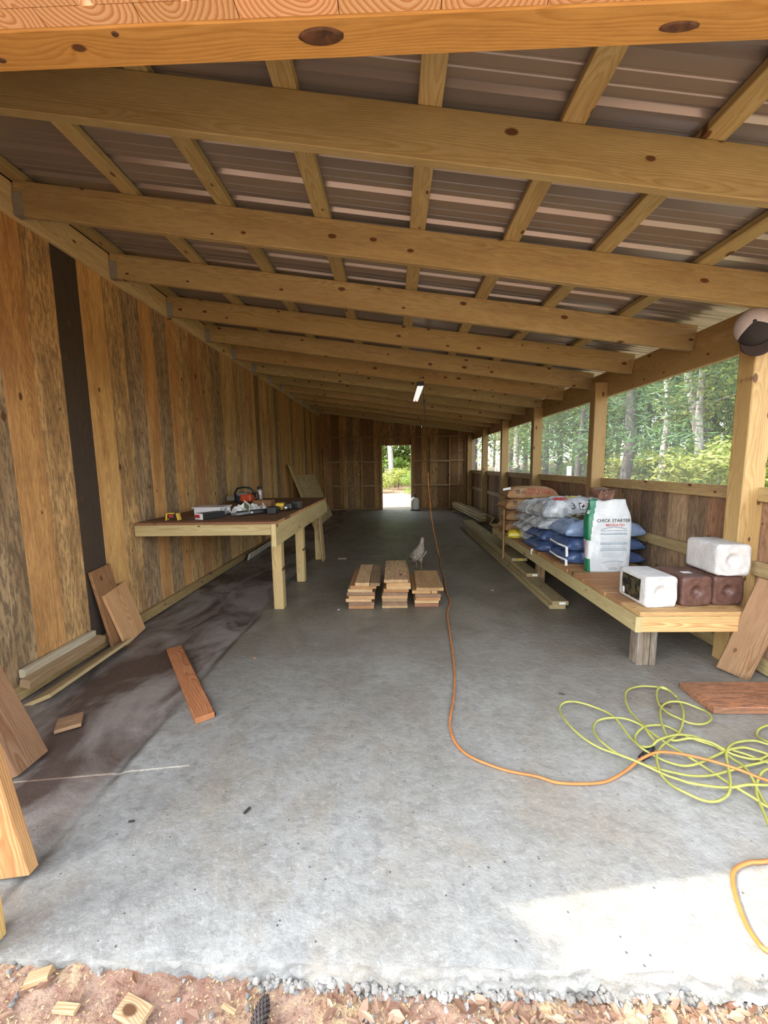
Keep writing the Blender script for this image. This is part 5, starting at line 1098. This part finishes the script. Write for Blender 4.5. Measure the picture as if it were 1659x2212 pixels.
# cap on the post
def cap():
    c = Vector((2.105, 2.41, 2.085)); r = empty('baseball_cap', c, 'white mesh-backed cap with a black front hanging on the nearest post', 'cap')
    ax = Vector((-.62, -.70, .12)).normalized(); dn_ = Vector((.10, -.25, -1)); dn_ = (dn_ - ax * dn_.dot(ax)).normalized(); sd_ = ax.cross(dn_)
    def dome(th0, th1, off, n=30, m_=14):
        mb = MB()
        def fn(u, v):
            a = th0 + (th1 - th0) * u; ph = v * radians(88); return c + (dn_ * cos(a) * .105 + sd_ * sin(a) * .088) * sin(ph) * (1 + off) + ax * (.092 * cos(ph) + off * .09)
        mb.grid(fn, n, m_); return mb
    o = dome(radians(62), radians(298), 0).build('mesh_back', plain('pale_pinkish_grey_mesh', (.50, .44, .43), .8, var=.25, nscale=200), r, smooth=True, recalc=False)
    o2 = dome(radians(-62), radians(62), .012).build('front_panel', plain('black_cloth', (.02, .017, .016), .85), r, smooth=True, recalc=False)
    for q in (o, o2): sm = q.modifiers.new('s', 'SOLIDIFY'); sm.thickness = .003
    mb = MB()
    def br(u, v):
        a = radians(-58 + 116 * u); e = .072 * v * cos(radians((-58 + 116 * u) * .9)) ** .6; return c + dn_ * (cos(a) * .106 + e) + sd_ * sin(a) * (.089 + .0 * v) - ax * (.0 - .012 * v) - ax * .022 * v * (abs(u - .5) * 2) ** 2
    mb.grid(br, 20, 8); o3 = mb.build('brim', plain('dark_brown_cloth', (.035, .022, .018), .8), r, smooth=True, recalc=False); sm = o3.modifiers.new('s', 'SOLIDIFY'); sm.thickness = .004
    mb = MB(); mb.lathe([(.008, 0), (.009, .003), (.004, .006)], n=12); m = ax.to_track_quat('Z', 'Y').to_matrix(); mb.v = [m @ q + c + ax * .094 for q in mb.v]; mb.build('button', M['black'], r)
    def on(a, ph, off): return c + (dn_ * cos(a) * .105 + sd_ * sin(a) * .088) * sin(ph) * (1 + off) + ax * (.092 * cos(ph) + off * .09)
    mb = MB(); mb.grid(lambda u, v: on(radians(-30 + 60 * u), radians(58 + 20 * v), .028), 12, 5); mb.build('patch', plain('red_patch_cloth', (.40, .07, .055), .7), r, recalc=False)
    mb = MB()
    for k in range(7): mb.grid(lambda u, v: on(radians(-22 + 6.4 * k + 4.2 * u), radians(63 + 9 * v), .034), 3, 3)
    mb.build('patch_lettering', M['black'], r, recalc=False)
cap()
# knots of the front beam
for i, (x, y, a, b) in enumerate([(-.155, 1.008, .052, .020), (.66, 1.02, .045, .012), (-.93, 1.03, .010, .006), (-.62, .985, .008, .006)]):
    mb = MB(); vs = [Vector((x + a * cos(2*pi*k/22) * (1 + .12 * noise.noise(Vector((cos(2*pi*k/22) * 2, i * 3, k * .4)))), y + b * sin(2*pi*k/22), 2.2992)) for k in range(22)] + [Vector((x + a * .8 * cos(2*pi*k/22), y + b * .8 * sin(2*pi*k/22), 2.2975 - .001 * (i < 2))) for k in range(22)]
    mb.add(vs, [(k, (k+1) % 22, 22 + (k+1) % 22, 22 + k) for k in range(22)] + [tuple(22 + k for k in range(22))], [v * 3 for v in vs]); mb.build('knot', plain('dark_knot_wood' + str(i), (.10, .045, .02), .7, var=.7, nscale=45, bump=.8), bpy.data.objects['front_beam'], label='dark open knot')
# wood chips and dry bits on the slab
for i, (x, y, L_, a, c, nm) in enumerate([(-1.42, 3.12, .035, .3, (.07, .03, .02), 'dark clod'), (-.52, 3.42, .03, 1.0, (.7, .66, .6), 'white scrap'), (-.98, 2.52, .022, .4, (.5, .3, .2), 'tan chip'), (-.58, 1.33, .03, 1.1, (.04, .035, .03), 'dark sliver'), (-1.0, 1.28, .02, .2, (.05, .045, .04), 'dark crumb'),
                                          (1.02, 3.95, .03, .2, (.5, .45, .38), 'pale chip'), (.62, 4.4, .02, .9, (.08, .06, .05), 'dark bit'), (1.46, 1.99, .05, -.5, (.12, .08, .06), 'brown twig'), (.95, 2.1, .03, -.4, (.08, .07, .06), 'dark twig'), (-.75, 5.4, .12, .2, (.5, .44, .34), 'long pale sliver'), (-.9, 4.6, .02, .6, (.06, .05, .04), 'small dark bit')]):
    mb = MB(); mb.board((x - cos(a) * L_ / 2, y - sin(a) * L_ / 2, .006), (x + cos(a) * L_ / 2, y + sin(a) * L_ / 2, .005), (-sin(a), cos(a), .2), L_ * .28, .006, c, 0, .001); mb.build('floor_scrap', M['cutoff'], label=nm + ' lying on the slab ' + ['by the left crack', 'before the left stack', 'by the crack beyond the bark-edged board', 'at front left', 'far left of the slab front', 'between stack and bench', 'right of the right stack', 'near the wide reddish slab', 'left of the yellow cord', 'behind the floor stacks', 'by the workbench legs'][i], cat='scrap', group='scraps on the slab')
